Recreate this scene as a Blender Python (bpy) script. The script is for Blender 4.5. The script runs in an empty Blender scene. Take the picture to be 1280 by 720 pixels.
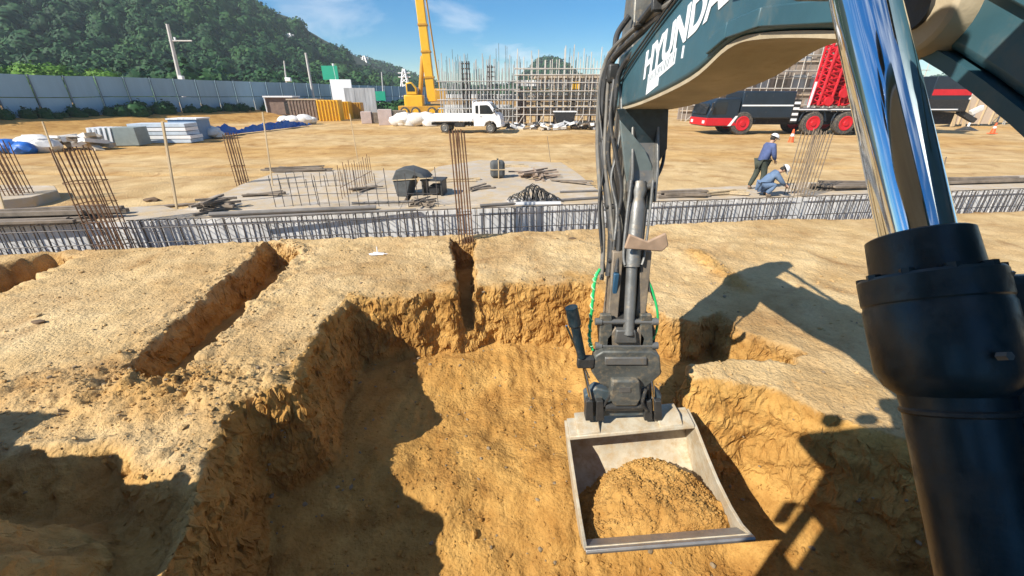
import bpy, bmesh, math, random
import numpy as np
from mathutils import Vector, Matrix, Euler
R = math.radians
S = bpy.context.scene
C = S.collection
random.seed(7)

# ------------------------------------------------------------------ camera
F = 520.0; PITCH = R(24.8); CAMZ = 2.9
cam_d = bpy.data.cameras.new('camera'); cam = bpy.data.objects.new('camera', cam_d); C.objects.link(cam)
cam.location = (0, 0, CAMZ); cam.rotation_euler = (R(90) - PITCH, 0, 0)
cam_d.sensor_width = 36; cam_d.lens = 36 * F / 1280; cam_d.clip_start = 0.02; cam_d.clip_end = 4000
S.camera = cam
# ------------------------------------------------------------------ sky, sun, exposure
SUN = Vector((1.0, 0.70, -1.0)).normalized()          # the way the light travels
W = bpy.data.worlds.new('World'); S.world = W; W.use_nodes = True
nt = W.node_tree; N = nt.nodes; L = nt.links; bg = N['Background']
sky = N.new('ShaderNodeTexSky'); sky.sky_type = 'NISHITA'; sky.sun_disc = False
sky.sun_elevation = math.asin(-SUN.z); sky.sun_rotation = math.atan2(-SUN.x, -SUN.y)
sky.altitude = 300; sky.air_density = 1.0; sky.dust_density = 0.05; sky.ozone_density = 4.0
hs = N.new('ShaderNodeHueSaturation'); hs.inputs['Saturation'].default_value = 1.65; hs.inputs['Value'].default_value = 1.0
L.new(sky.outputs[0], hs.inputs['Color'])
tc = N.new('ShaderNodeTexCoord'); mp = N.new('ShaderNodeMapping'); mp.inputs['Scale'].default_value = (1.6, 1.6, 5.5)
mp.inputs['Location'].default_value = (0.3, 0.9, 0.15)
nz = N.new('ShaderNodeTexNoise'); nz.inputs['Scale'].default_value = 2.2; nz.inputs['Detail'].default_value = 7; nz.inputs['Roughness'].default_value = 0.55
nz.inputs['Distortion'].default_value = 0.4
cr = N.new('ShaderNodeValToRGB'); cr.color_ramp.elements[0].position = 0.49; cr.color_ramp.elements[1].position = 0.74
cr.color_ramp.elements[1].color = (0.8, 0.8, 0.8, 1)
mx = N.new('ShaderNodeMix'); mx.data_type = 'RGBA'; mx.inputs[7].default_value = (8.5, 9.0, 9.6, 1)
L.new(tc.outputs['Generated'], mp.inputs[0]); L.new(mp.outputs[0], nz.inputs['Vector']); L.new(nz.outputs[0], cr.inputs[0])
L.new(cr.outputs[0], mx.inputs[0]); L.new(hs.outputs[0], mx.inputs[6]); L.new(mx.outputs[2], bg.inputs[0])
bg.inputs[1].default_value = 0.077
sd_ = bpy.data.lights.new('sun', 'SUN'); sd_.energy = 5.0; sd_.angle = R(0.5); sd_.color = (1.0, 0.93, 0.82)
sun = bpy.data.objects.new('sun', sd_); C.objects.link(sun); sun.rotation_euler = SUN.to_track_quat('-Z', 'Y').to_euler(); sun.location = (-20, -15, 30)
S.view_settings.view_transform = 'Standard'; S.view_settings.look = 'None'; S.view_settings.gamma = 1; S.view_settings.use_curve_mapping = False
S.view_settings.exposure = 0.72
S.cycles.max_bounces = 6; S.cycles.use_denoising = True

# ------------------------------------------------------------------ from a direction to a place in the world
cP, sP = math.cos(PITCH), math.sin(PITCH)
def ray(px, py):
    a, b = (px - 640) / F, (360 - py) / F
    return Vector((a, cP + b * sP, -sP + b * cP))
def at(px, py, z=0.0):
    d = ray(px, py); t = (z - CAMZ) / d.z
    return Vector((d.x * t, d.y * t, z))
def atY(px, py, Y):
    d = ray(px, py); t = Y / d.y
    return Vector((d.x * t, Y, CAMZ + d.z * t))

# ------------------------------------------------------------------ materials
MATS = {}
def mat(name, col, rough=0.7, metal=0.0, var=0.12, vs=3.0, bump=0.0, bs=40.0, dust=0.0, dustcol=(0.36, 0.27, 0.16), streak=False, spec=0.5):
    if name in MATS: return MATS[name]
    m = bpy.data.materials.new(name); m.use_nodes = True; n = m.node_tree.nodes; l = m.node_tree.links
    b = n['Principled BSDF']; b.inputs['Roughness'].default_value = rough; b.inputs['Metallic'].default_value = metal
    b.inputs['Specular IOR Level'].default_value = spec
    t = n.new('ShaderNodeTexCoord'); mpn = n.new('ShaderNodeMapping'); l.new(t.outputs['Object'], mpn.inputs[0])
    if streak: mpn.inputs['Scale'].default_value = (3, 3, 0.35)
    a = n.new('ShaderNodeTexNoise'); a.inputs['Scale'].default_value = vs; a.inputs['Detail'].default_value = 6; a.inputs['Roughness'].default_value = 0.6
    l.new(mpn.outputs[0], a.inputs['Vector'])
    r = n.new('ShaderNodeValToRGB'); r.color_ramp.elements[0].position = 0.3; r.color_ramp.elements[1].position = 0.7
    lo = [max(0, c * (1 - var)) for c in col]; hi = [min(1, c * (1 + var)) for c in col]
    r.color_ramp.elements[0].color = (*lo, 1); r.color_ramp.elements[1].color = (*hi, 1)
    l.new(a.outputs[0], r.inputs[0]); out = r.outputs[0]
    if dust:
        d = n.new('ShaderNodeTexNoise'); d.inputs['Scale'].default_value = vs * 2.3; d.inputs['Detail'].default_value = 9; d.inputs['Roughness'].default_value = 0.68
        l.new(mpn.outputs[0], d.inputs['Vector'])
        dr = n.new('ShaderNodeMapRange'); dr.inputs[1].default_value = 0.66 - 0.4 * dust; dr.inputs[2].default_value = 0.80 - 0.2 * dust; dr.inputs[4].default_value = min(1, .35 + dust)
        l.new(d.outputs[0], dr.inputs[0])
        x = n.new('ShaderNodeMix'); x.data_type = 'RGBA'; x.inputs[7].default_value = (*dustcol, 1)
        l.new(dr.outputs[0], x.inputs[0]); l.new(out, x.inputs[6]); out = x.outputs[2]
        y = n.new('ShaderNodeMapRange'); y.inputs[3].default_value = rough; y.inputs[4].default_value = 0.9
        l.new(dr.outputs[0], y.inputs[0]); l.new(y.outputs[0], b.inputs['Roughness'])
    l.new(out, b.inputs['Base Color'])
    if bump:
        e = n.new('ShaderNodeTexNoise'); e.inputs['Scale'].default_value = bs; e.inputs['Detail'].default_value = 5; l.new(t.outputs['Object'], e.inputs['Vector'])
        bn = n.new('ShaderNodeBump'); bn.inputs['Strength'].default_value = bump; bn.inputs['Distance'].default_value = 0.02
        l.new(e.outputs[0], bn.inputs['Height']); l.new(bn.outputs[0], b.inputs['Normal'])
    MATS[name] = m
    return m

M_paint = mat('dark_teal_paint', (0.045, 0.115, 0.145), 0.34, 0.1, 0.2, 2, dust=0.30, dustcol=(0.16, 0.17, 0.15), bump=0.05, bs=20)
M_belly = mat('soil_lit_underside', (0.42, 0.35, 0.235), 0.75, 0, 0.2, 3, dust=0.3, bump=0.15, bs=30)  # light thrown up by the soil is painted in as tan, dust patches over it
M_cyl = mat('black_cylinder_paint', (0.012, 0.026, 0.034), 0.36, 0.0, 0.5, 7, dust=0.42, dustcol=(0.045, 0.052, 0.052), bump=0.12, bs=15)
M_steel = mat('worn_grey_steel', (0.15, 0.145, 0.125), 0.5, 0.35, 0.35, 6, dust=0.35, bump=0.2, bs=30)
M_dksteel = mat('dark_steel', (0.05, 0.05, 0.048), 0.5, 0.3, 0.3, 6, dust=0.2, bump=0.2, bs=30)
M_ltsteel = mat('dusty_light_steel', (0.20, 0.20, 0.19), 0.45, 0.5, 0.25, 5, dust=0.3, bump=0.15, bs=25)
M_bucket = mat('pale_worn_bucket_steel', (0.50, 0.445, 0.335), 0.5, 0.12, 0.22, 4, dust=0.62, dustcol=(0.40, 0.29, 0.16), bump=0.15, bs=22)
M_rustplate = mat('brown_plate', (0.36, 0.25, 0.17), 0.7, 0, 0.2, 8, dust=0.2)
M_chrome = mat('polished_chrome', (0.78, 0.82, 0.85), 0.055, 1.0, 0.03, 6)
M_hose = mat('black_rubber_hose', (0.035, 0.035, 0.034), 0.5, 0, 0.3, 8, dust=0.25)
M_hose2 = mat('grey_dusty_hose', (0.16, 0.15, 0.13), 0.6, 0, 0.3, 8, dust=0.3)
M_green = mat('green_hose', (0.02, 0.42, 0.12), 0.4, 0, 0.1, 8)
M_green2 = mat('pale_green_wrap', (0.35, 0.75, 0.40), 0.4, 0, 0.1, 8)
M_white = mat('white_paint', (0.80, 0.81, 0.82), 0.35, 0, 0.05, 4, dust=0.05)
M_decal = mat('white_decal', (0.86, 0.88, 0.90), 0.4, 0, 0.04, 6)
M_conc = mat('pale_concrete', (0.43, 0.40, 0.36), 0.85, 0, 0.28, 1.1, dust=0.9, dustcol=(0.46, 0.35, 0.21), bump=0.3, bs=25)
M_form = mat('form_face', (0.70, 0.70, 0.69), 0.8, 0, 0.35, 3.0, dust=0.2, streak=True)
M_rebar = mat('rusty_rebar', (0.16, 0.085, 0.045), 0.75, 0.2, 0.4, 10, bump=0.3, bs=120)
M_rebar2 = mat('grey_rebar', (0.10, 0.09, 0.085), 0.6, 0.3, 0.4, 10)
M_wood = mat('pale_timber', (0.52, 0.40, 0.24), 0.75, 0, 0.2, 5, streak=True)
M_oldwood = mat('weathered_timber', (0.20, 0.16, 0.12), 0.85, 0, 0.35, 4)
M_galv = mat('galvanised_tube', (0.52, 0.52, 0.50), 0.45, 0.35, 0.15, 2)
M_scaf = mat('painted_scaffold_tube', (0.60, 0.56, 0.50), 0.5, 0.2, 0.2, 2)
M_panel = mat('steel_form_panel', (0.33, 0.34, 0.35), 0.6, 0.1, 0.35, 0.8, streak=True)
M_fence = mat('hoarding_panel', (0.25, 0.38, 0.47), 0.5, 0.1, 0.12, 0.35, dust=0.06, streak=True)
M_fencep = mat('hoarding_post', (0.12, 0.16, 0.2), 0.6, 0.1)
M_blue = mat('blue_tarp', (0.012, 0.12, 0.46), 0.5, 0, 0.25, 3, bump=0.5, bs=6)
M_bluelt = mat('light_blue_net', (0.12, 0.34, 0.62), 0.7, 0, 0.25, 3, bump=0.5, bs=6)
M_bag = mat('white_sack', (0.68, 0.66, 0.62), 0.8, 0, 0.12, 3, bump=0.5, bs=8)
M_yel = mat('yellow_paint', (0.75, 0.42, 0.02), 0.4, 0, 0.08, 2, dust=0.05)
M_yeld = mat('dark_yellow_paint', (0.50, 0.26, 0.02), 0.5, 0, 0.15, 2, dust=0.1)
M_red = mat('red_paint', (0.55, 0.012, 0.02), 0.4, 0, 0.12, 2, dust=0.05)
M_navy = mat('navy_paint', (0.012, 0.022, 0.035), 0.3, 0, 0.2, 2, dust=0.08)
M_black = mat('black_rubber', (0.018, 0.018, 0.018), 0.8, 0, 0.3, 6, dust=0.25)
M_tyre = mat('dusty_tyre', (0.05, 0.048, 0.045), 0.85, 0, 0.3, 6, dust=0.4)
M_glass = mat('dark_glass', (0.015, 0.02, 0.025), 0.06, 0, 0.0)
M_lamp = mat('headlamp_lens', (0.7, 0.72, 0.75), 0.15, 0, 0.05)
M_orange = mat('traffic_orange', (0.85, 0.12, 0.03), 0.5, 0, 0.05)
M_sign = mat('green_sign', (0.01, 0.33, 0.20), 0.5, 0, 0.05)
M_dkgrey = mat('charcoal_sheet', (0.075, 0.08, 0.08), 0.8, 0, 0.3, 4, bump=0.5, bs=10)
M_brown = mat('brown_panel', (0.20, 0.14, 0.11), 0.8, 0, 0.3, 2)
M_beige = mat('beige_sheet', (0.50, 0.40, 0.30), 0.8, 0, 0.1, 2)
M_skin = mat('skin', (0.45, 0.27, 0.18), 0.6, 0, 0.05)
M_jacket = mat('blue_jacket', (0.07, 0.10, 0.22), 0.85, 0, 0.2, 8, bump=0.4, bs=14)
M_denim = mat('faded_blue_overall', (0.11, 0.17, 0.27), 0.85, 0, 0.2, 8, bump=0.4, bs=14)
M_trous = mat('dark_green_trousers', (0.05, 0.06, 0.045), 0.85, 0, 0.2, 8)
M_helmet = mat('white_helmet', (0.82, 0.82, 0.8), 0.3, 0, 0.03)
M_boot = mat('dusty_boot', (0.16, 0.12, 0.08), 0.8, 0, 0.2, 8)
M_pole = mat('pole_concrete', (0.55, 0.53, 0.5), 0.7, 0, 0.1, 2)

# ------------------------------------------------------------------ mesh builder
def frame(d):
    d = d.normalized(); u = Vector((0, 0, 1)) if abs(d.z) < 0.95 else Vector((0, 1, 0))
    x = u.cross(d).normalized(); return x, d.cross(x).normalized(), d
def catmull(p, k=6):
    p = [Vector(q) for q in p]; out = []
    for i in range(len(p) - 1):
        a, b, c, d = p[max(i - 1, 0)], p[i], p[i + 1], p[min(i + 2, len(p) - 1)]
        for j in range(k):
            t = j / k
            out.append(0.5 * ((2 * b) + (c - a) * t + (2 * a - 5 * b + 4 * c - d) * t * t + (3 * b - a - 3 * c + d) * t ** 3))
    return out + [p[-1]]
class MB:
    def __init__(s): s.v = []; s.f = []
    def add(s, v, f):
        o = len(s.v); s.v += [tuple(q) for q in v]; s.f += [tuple(i + o for i in g) for g in f]; return s
    def box(s, c, d, rz=0, rx=0, ry=0):
        m = Euler((rx, ry, rz)).to_matrix(); c = Vector(c)
        v = [c + m @ Vector((x * d[0] / 2, y * d[1] / 2, z * d[2] / 2)) for x in (-1, 1) for y in (-1, 1) for z in (-1, 1)]
        return s.add(v, [(0, 1, 3, 2), (4, 6, 7, 5), (0, 4, 5, 1), (2, 3, 7, 6), (0, 2, 6, 4), (1, 5, 7, 3)])
    def beam(s, p, q, w, h, w2=None, h2=None):
        p, q = Vector(p), Vector(q); x, y, d = frame(q - p); w2 = w2 or w; h2 = h2 or h
        v = [p + x * a * w / 2 + y * b * h / 2 for a, b in ((-1, -1), (1, -1), (1, 1), (-1, 1))] + [q + x * a * w2 / 2 + y * b * h2 / 2 for a, b in ((-1, -1), (1, -1), (1, 1), (-1, 1))]
        return s.add(v, [(3, 2, 1, 0), (4, 5, 6, 7), (0, 1, 5, 4), (1, 2, 6, 5), (2, 3, 7, 6), (3, 0, 4, 7)])
    def tube(s, p, q, r, r2=None, n=12):
        p, q = Vector(p), Vector(q); x, y, d = frame(q - p); r2 = r if r2 is None else r2
        v = [p + (x * math.cos(2 * math.pi * i / n) + y * math.sin(2 * math.pi * i / n)) * r for i in range(n)]
        v += [q + (x * math.cos(2 * math.pi * i / n) + y * math.sin(2 * math.pi * i / n)) * r2 for i in range(n)]
        return s.add(v, [(i, (i + 1) % n, n + (i + 1) % n, n + i) for i in range(n)] + [tuple(range(n))[::-1], tuple(range(n, 2 * n))])
    def lathe(s, p, q, prof, n=32):           # prof: (t along p->q, radius)
        p, q = Vector(p), Vector(q); x, y, d = frame(q - p); v = []; f = []
        for t, r in prof:
            v += [p + (q - p) * t + (x * math.cos(2 * math.pi * i / n) + y * math.sin(2 * math.pi * i / n)) * r for i in range(n)]
        for k in range(len(prof) - 1):
            f += [(k * n + i, k * n + (i + 1) % n, (k + 1) * n + (i + 1) % n, (k + 1) * n + i) for i in range(n)]
        m = (len(prof) - 1) * n
        return s.add(v, f + [tuple(range(n))[::-1], tuple(range(m, m + n))])
    def path(s, pts, r, n=8, k=6, smooth=True):
        p = catmull(pts, k) if smooth else [Vector(q) for q in pts]; v = []; f = []; x = None
        for i, c in enumerate(p):
            d = (p[min(i + 1, len(p) - 1)] - p[max(i - 1, 0)]).normalized()
            if x is None: x = frame(d)[0]
            x = (x - d * x.dot(d)).normalized(); y = d.cross(x)
            v += [c + (x * math.cos(2 * math.pi * j / n) + y * math.sin(2 * math.pi * j / n)) * r for j in range(n)]
        for i in range(len(p) - 1):
            f += [(i * n + j, i * n + (j + 1) % n, (i + 1) * n + (j + 1) % n, (i + 1) * n + j) for j in range(n)]
        m = (len(p) - 1) * n
        return s.add(v, f + [tuple(range(n))[::-1], tuple(range(m, m + n))])
    def prism(s, prof, a, b, ax='x'):         # a flat outline pushed along one axis
        def g(u, w, t): return (t, u, w) if ax == 'x' else ((u, t, w) if ax == 'y' else (u, w, t))
        n = len(prof); v = [g(u, w, a) for u, w in prof] + [g(u, w, b) for u, w in prof]
        return s.add(v, [tuple(range(n))[::-1], tuple(range(n, 2 * n))] + [(i, (i + 1) % n, n + (i + 1) % n, n + i) for i in range(n)])
    def ico(s, c, r, sub=2, sc=(1, 1, 1), j=0.0):
        bm = bmesh.new(); bmesh.ops.create_icosphere(bm, subdivisions=sub, radius=1)
        v = []
        for q in bm.verts:
            k = 1 + random.uniform(-j, j); v.append((c[0] + q.co.x * r * sc[0] * k, c[1] + q.co.y * r * sc[1] * k, c[2] + q.co.z * r * sc[2] * k))
        f = [tuple(w.index for w in g.verts) for g in bm.faces]; bm.free()
        return s.add(v, f)
    def build(s, name, m, parent=None, bevel=0.0, smooth=35, loc=None, rz=0, label=None, seg=2):
        me = bpy.data.meshes.new(name); me.from_pydata(s.v, [], s.f); me.update()
        bm = bmesh.new(); bm.from_mesh(me); bmesh.ops.recalc_face_normals(bm, faces=bm.faces); bm.to_mesh(me); bm.free()
        me.materials.append(m)
        if smooth:
            me.polygons.foreach_set('use_smooth', [True] * len(me.polygons)); me.set_sharp_from_angle(angle=R(smooth))
        o = bpy.data.objects.new(name, me); C.objects.link(o)
        if parent: o.parent = parent
        if loc is not None: o.location = loc
        o.rotation_euler.z = rz
        if bevel:
            b = o.modifiers.new('b', 'BEVEL'); b.width = bevel; b.segments = seg; b.limit_method = 'ANGLE'; b.angle_limit = R(40)
        if label: o['label'] = label
        return o
def tag(o, label=None, cat=None, group=None, kind=None):
    if label: o['label'] = label
    if cat: o['category'] = cat
    if group: o['group'] = group
    if kind: o['kind'] = kind
    return o
def thing(name, label, cat, loc=(0, 0, 0), rz=0, group=None):
    o = bpy.data.objects.new(name, None); C.objects.link(o); o.location = loc; o.rotation_euler = (0, 0, rz); o.empty_display_size = 0.2
    return tag(o, label, cat, group)
def copy_tree(o, parent=None):
    c = o.copy(); C.objects.link(c); c.parent = parent
    for ch in list(o.children): copy_tree(ch, c)
    return c

# ------------------------------------------------------------------ noise for the ground
def _h(i, j, k, seed):
    h = (i.astype(np.int64) * 374761393 + j.astype(np.int64) * 668265263 + k.astype(np.int64) * 2147483647 + seed * 974634777) & 0xffffffff
    h = ((h ^ (h >> 13)) * 1274126177) & 0xffffffff
    return ((h ^ (h >> 16)) & 0xffff) / 65535.0 * 2 - 1
def noise(x, y, z=None, seed=0):
    x = np.asarray(x, float); y = np.asarray(y, float); z = np.zeros_like(x) if z is None else np.asarray(z, float)
    i, j, k = np.floor(x), np.floor(y), np.floor(z); fx, fy, fz = x - i, y - j, z - k
    s = lambda t: t * t * (3 - 2 * t); fx, fy, fz = s(fx), s(fy), s(fz); o = 0
    for a in (0, 1):
        for b in (0, 1):
            for c in (0, 1):
                w = (fx if a else 1 - fx) * (fy if b else 1 - fy) * (fz if c else 1 - fz)
                o = o + w * _h(i + a, j + b, k + c, seed)
    return o
def fbm(x, y, z=None, sc=1.0, oc=4, g=0.5, seed=0):
    o = 0; a = 1.0; f = 1.0 / sc; t = 0
    for q in range(oc):
        o = o + a * noise(x * f + 13.7 * q, y * f + 5.1 * q, None if z is None else z * f, seed + q); t += a; a *= g; f *= 2.03
    return o / t * 1.6
def sst(a, b, t): t = np.clip((t - a) / (b - a), 0, 1); return t * t * (3 - 2 * t)
def sdf(x, y, poly):
    d = np.full(x.shape, 1e9); ins = np.zeros(x.shape, bool); n = len(poly)
    for i in range(n):
        x0, y0 = poly[i]; x1, y1 = poly[(i + 1) % n]; ex, ey = x1 - x0, y1 - y0
        t = np.clip(((x - x0) * ex + (y - y0) * ey) / (ex * ex + ey * ey + 1e-9), 0, 1)
        d = np.minimum(d, np.hypot(x - x0 - t * ex, y - y0 - t * ey))
        c = ((y0 > y) != (y1 > y)) & (x < (x1 - x0) * (y - y0) / ((y1 - y0) if y1 != y0 else 1e-9) + x0)
        ins ^= c
    return np.where(ins, -d, d)
def P2(*pts): return [tuple(at(a, b, 0).xy) for a, b in pts]
BEAM = lambda x: 7.9 + (x + 10.3) * 0.1475            # where the near dirt bench meets the grade beam
PIT = P2((430, 377), (500, 370), (560, 366), (600, 358), (735, 352), (790, 385), (820, 428), (866, 468), (935, 478), (1005, 502), (1075, 532)) + \
      [(4.3, 2.7), (4.6, 1.0), (-2.2, 0.9)] + P2((222, 700), (245, 620), (285, 512), (318, 502), (368, 488), (372, 470), (395, 425))
TR_A = P2((146, 466), (212, 488), (379, 316), (336, 301))
TR_B = P2((-160, 385), (-60, 392), (0, 366), (98, 322), (66, 315), (-60, 345))
TR_C = P2((565, 296), (596, 296), (597, 398), (571, 398))
CUT = P2((790, 368), (838, 396), (866, 400), (900, 388), (935, 418), (1010, 440), (990, 452), (915, 452), (868, 462), (858, 486), (825, 470), (790, 430))
HOL = [(-6.5, 2.9)] + P2((-60, 572), (60, 566), (150, 561), (215, 590), (262, 600)) + [(-2.3, 1.9), (-2.3, .6), (-6.5, .6)]
def ground(x, y):
    x = np.asarray(x, float); y = np.asarray(y, float)
    j = fbm(x, y, sc=0.55, oc=5, g=0.62, seed=3) * 0.085; j2 = fbm(x, y, sc=0.16, oc=4, g=.65, seed=9) * 0.02
    near = 1 - sst(BEAM(x) + 0.50, BEAM(x) + 0.60, y)
    z = fbm(x, y, sc=2.2, oc=5, seed=1) * 0.055 + fbm(x, y, sc=0.24, oc=4, g=.65, seed=21) * 0.023
    z = z * near + (1 - near) * (0.35 + fbm(x, y, sc=4.0, oc=5, seed=5) * 0.055 * sst(8, 14, y) + fbm(x, y, sc=.6, oc=3, seed=6) * .02)
    z = z - .38 * sst(BEAM(x) + .02, BEAM(x) + .10, y + j2) * near
    dug = np.zeros_like(x)
    # long rough strip of crumbs between the trenches and the pit
    dp = sdf(x, y, PIT) + j * 1.1 + j2
    wall = 0.20 + 0.09 * fbm(x, y, sc=1.1, oc=2, seed=31)
    right = sst(2.2, 3.4, x)
    depth = 1.25 + 0.05 * fbm(x, y, sc=0.8, oc=4, seed=12) + 0.36 * sst(3.8, 2.2, y) - 0.42 * right
    lip = np.where(x < 1.9, 1.0, 2.6)
    pit = depth * (0.86 * sst(0, 1, -dp / (wall * lip)) + 0.14 * sst(0.2, 1.3, -dp)) + 0.035 * fbm(x, y, sc=.35, oc=4, g=.6, seed=14) * (dp < 0)
    dug = np.maximum(dug, sst(0.03, -0.03, dp))
    z = z + (dp < -.35) * .010 * np.sin(x * 33 + 5 * fbm(x, y, sc=.9, oc=3, seed=91)) * sst(-.1, .5, fbm(x, y, sc=.8, oc=2, seed=92))
    crumb = sst(0.5, 0.0, dp) * sst(-.05, .05, dp)
    z = z - pit + 0.03 * crumb * (fbm(x, y, sc=.2, oc=3, seed=17) + .3)
    for k, (pl, D, w) in enumerate(((TR_A, 0.62, 0.09), (TR_B, 0.5, 0.10), (TR_C, 0.75, 0.08), (CUT, 0.60, 0.16))):
        d = sdf(x, y, pl) + j * 0.8 + j2
        t = D * sst(0, 1, -d / w)
        if k >= 2: t = np.maximum(t - np.maximum(pit, 0), 0)
        if k == 0: t = t * (0.75 + 0.25 * sst(5.2, 7.2, y))
        z = z - t; dug = np.maximum(dug, sst(0.02, -0.06, d) * .95)
        z = z + 0.05 * sst(.3, .05, np.abs(d - .12)) * (fbm(x, y, sc=.17, oc=4, g=.6, seed=40 + k) + .15) * (k < 2)
    # crumbled tongue at the near end of the left trench and towards the pit's left corner
    tx, ty = at(150, 480).x, at(150, 480).y
    rub = np.exp(-(((x + 3.6) / 1.7) ** 2 + ((y - 3.6) / .5) ** 2))
    z = z + rub * (0.10 + 0.10 * fbm(x, y, sc=0.13, oc=4, g=.65, seed=50)) * (1 - sst(0, -.1, dp))
    dug = np.maximum(dug, np.clip(rub * 1.3, 0, 1) * (.45 + .3 * fbm(x, y, sc=.4, oc=3, seed=52)))
    dh = sdf(x, y, HOL) + j * 1.2 + j2
    hol = 0.5 * sst(0.02, 1, -dh / .45); inp = sst(0.1, -.15, dp)
    z = z - hol * (1 - inp) + .05 * fbm(x, y, sc=.22, oc=4, g=.6, seed=60) * sst(0, -.3, dh) * (1 - inp)
    z = z + 0.07 * np.exp(-((dh - .02) / .13) ** 2) * (1 - inp) * (.6 + .7 * fbm(x, y, sc=.16, oc=3, seed=61)) * (x < -3.0)
    dug = np.maximum(dug, sst(0.05, -0.15, dh) * .8)
    # unseen spoil ridge beside the machine, added to shade the ground at lower left
    cy = np.interp(x, [-9, -6.4, -5.4, -4.4], [1.95, 1.75, 1.6, 1.30]); hh = np.interp(x, [-10, -8, -5.2, -4.3, -3.4, -2.9, -2.5], [0, 2.0, 2.0, 1.95, 1.7, 1.0, 0])
    z = z + hh * np.exp(-((y - cy) / .62) ** 2) * (1 + .12 * fbm(x, y, sc=.4, oc=4, seed=70)) * (1 - inp)
    # low ridge of reddish crumbs on the right
    q0, q1 = at(868, 318), at(925, 362); ex, ey = q1.x - q0.x, q1.y - q0.y
    t = np.clip(((x - q0.x) * ex + (y - q0.y) * ey) / (ex * ex + ey * ey), 0, 1); dd = np.hypot(x - q0.x - t * ex, y - q0.y - t * ey)
    z = z + .06 * np.exp(-(dd / .22) ** 2) * (1 + fbm(x, y, sc=.12, oc=3, seed=80)); dug = np.maximum(dug, .8 * np.exp(-(dd / .22) ** 2))
    # orange, freshly turned band behind the pit's far wall
    dug = np.maximum(dug, .75 * sst(.35, .0, dp + .25 * fbm(x, y, sc=.5, oc=3, seed=82)) * (x > -2.6) * (x < 1.6))
    # bank under the hoarding and rising ground towards the hill
    fl = (y - 33) / 33.0; fx = -38 + 12 * fl; side = fx - x
    z = z + 1.05 * sst(-7, -.5, side) * (y > 14) + 1.0 * sst(4, 30, side)
    far = sst(14, 22, y)
    for yc in (17.0 + .9 * np.sin(x * .13), 21.5 + 1.4 * np.sin(x * .09 + 2), 27 + .10 * x + 1.2 * np.sin(x * .11 + 4)):
        for o_ in (-.95, .95):
            g_ = np.exp(-((y - yc - o_) / .24) ** 2) * (y > 13) * sst(-.6, .2, fbm(x, y, sc=5, oc=2, seed=95)); z = z - .08 * g_ + .03 * np.exp(-((y - yc - o_ - .36) / .14) ** 2) * (y > 13); dug = np.maximum(dug, .6 * g_)
    dug = np.maximum(dug, .62 * far * sst(-.25, .5, fbm(x, y * 1.6, sc=9, oc=4, seed=90)))
    dug = np.where(side > -7, np.maximum(dug, .9 * sst(-7, -5, side)), dug)
    return z, np.clip(dug, 0, 1), dp, side

def spacing(lo, hi, fine, a, b, grow=1.06, mx=30.0):
    v = list(np.arange(a, b, fine)); s = fine; p = v[-1]
    while p < hi: s = min(s * grow, mx); p += s; v.append(p)
    s = fine; p = a; w = []
    while p > lo: s = min(s * grow, mx); p -= s; w.append(p)
    return np.array(w[::-1] + v)
gx = spacing(-450, 860, 0.027, -5.2, 4.6, 1.022)
gy = np.concatenate([spacing(-60, 4.2, 0.03, 1.2, 4.2, 1.15), np.arange(4.23, 9.9, 0.034)]); gy = np.unique(np.round(gy, 4)); gy = gy[gy < 9.9]
s_ = 0.034; p_ = gy[-1]; ex_ = []
while p_ < 610: s_ = min(s_ * 1.035, 20); p_ += s_; ex_.append(p_)
gy = np.concatenate([gy, ex_])
X, Y = np.meshgrid(gx, gy); Z, DUG, DP, SIDE = ground(X, Y)
# push the steep faces about sideways so they are torn, not smooth
gy_, gx_ = np.gradient(Z); sl = np.hypot(gy_ / np.maximum(np.gradient(Y, axis=0), 1e-3), gx_ / np.maximum(np.gradient(X, axis=1), 1e-3)); sl = np.clip(sl / 1.5, 0, 1)
nr = (X > -9) & (X < 9) & (Y < 10.5) & (Y > .9)
NY, NX = X.shape
co = np.stack([X, Y, Z], -1).reshape(-1, 3)
idx = np.arange(NX * NY).reshape(NY, NX)
fa = np.stack([idx[:-1, :-1], idx[:-1, 1:], idx[1:, 1:], idx[1:, :-1]], -1).reshape(-1, 4)
def fastmesh(name, co, fa, k, mats, smooth=True, mi=None):
    me = bpy.data.meshes.new(name); me.vertices.add(len(co)); me.vertices.foreach_set('co', np.asarray(co, np.float32).ravel())
    me.loops.add(fa.size); me.loops.foreach_set('vertex_index', np.asarray(fa, np.int32).ravel())
    me.polygons.add(len(fa)); me.polygons.foreach_set('loop_start', np.arange(0, fa.size, k, dtype=np.int32))
    me.polygons.foreach_set('use_smooth', np.full(len(fa), smooth))
    for m in mats: me.materials.append(m)
    me.update(); me.validate()
    o = bpy.data.objects.new(name, me); C.objects.link(o); return o
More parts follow.
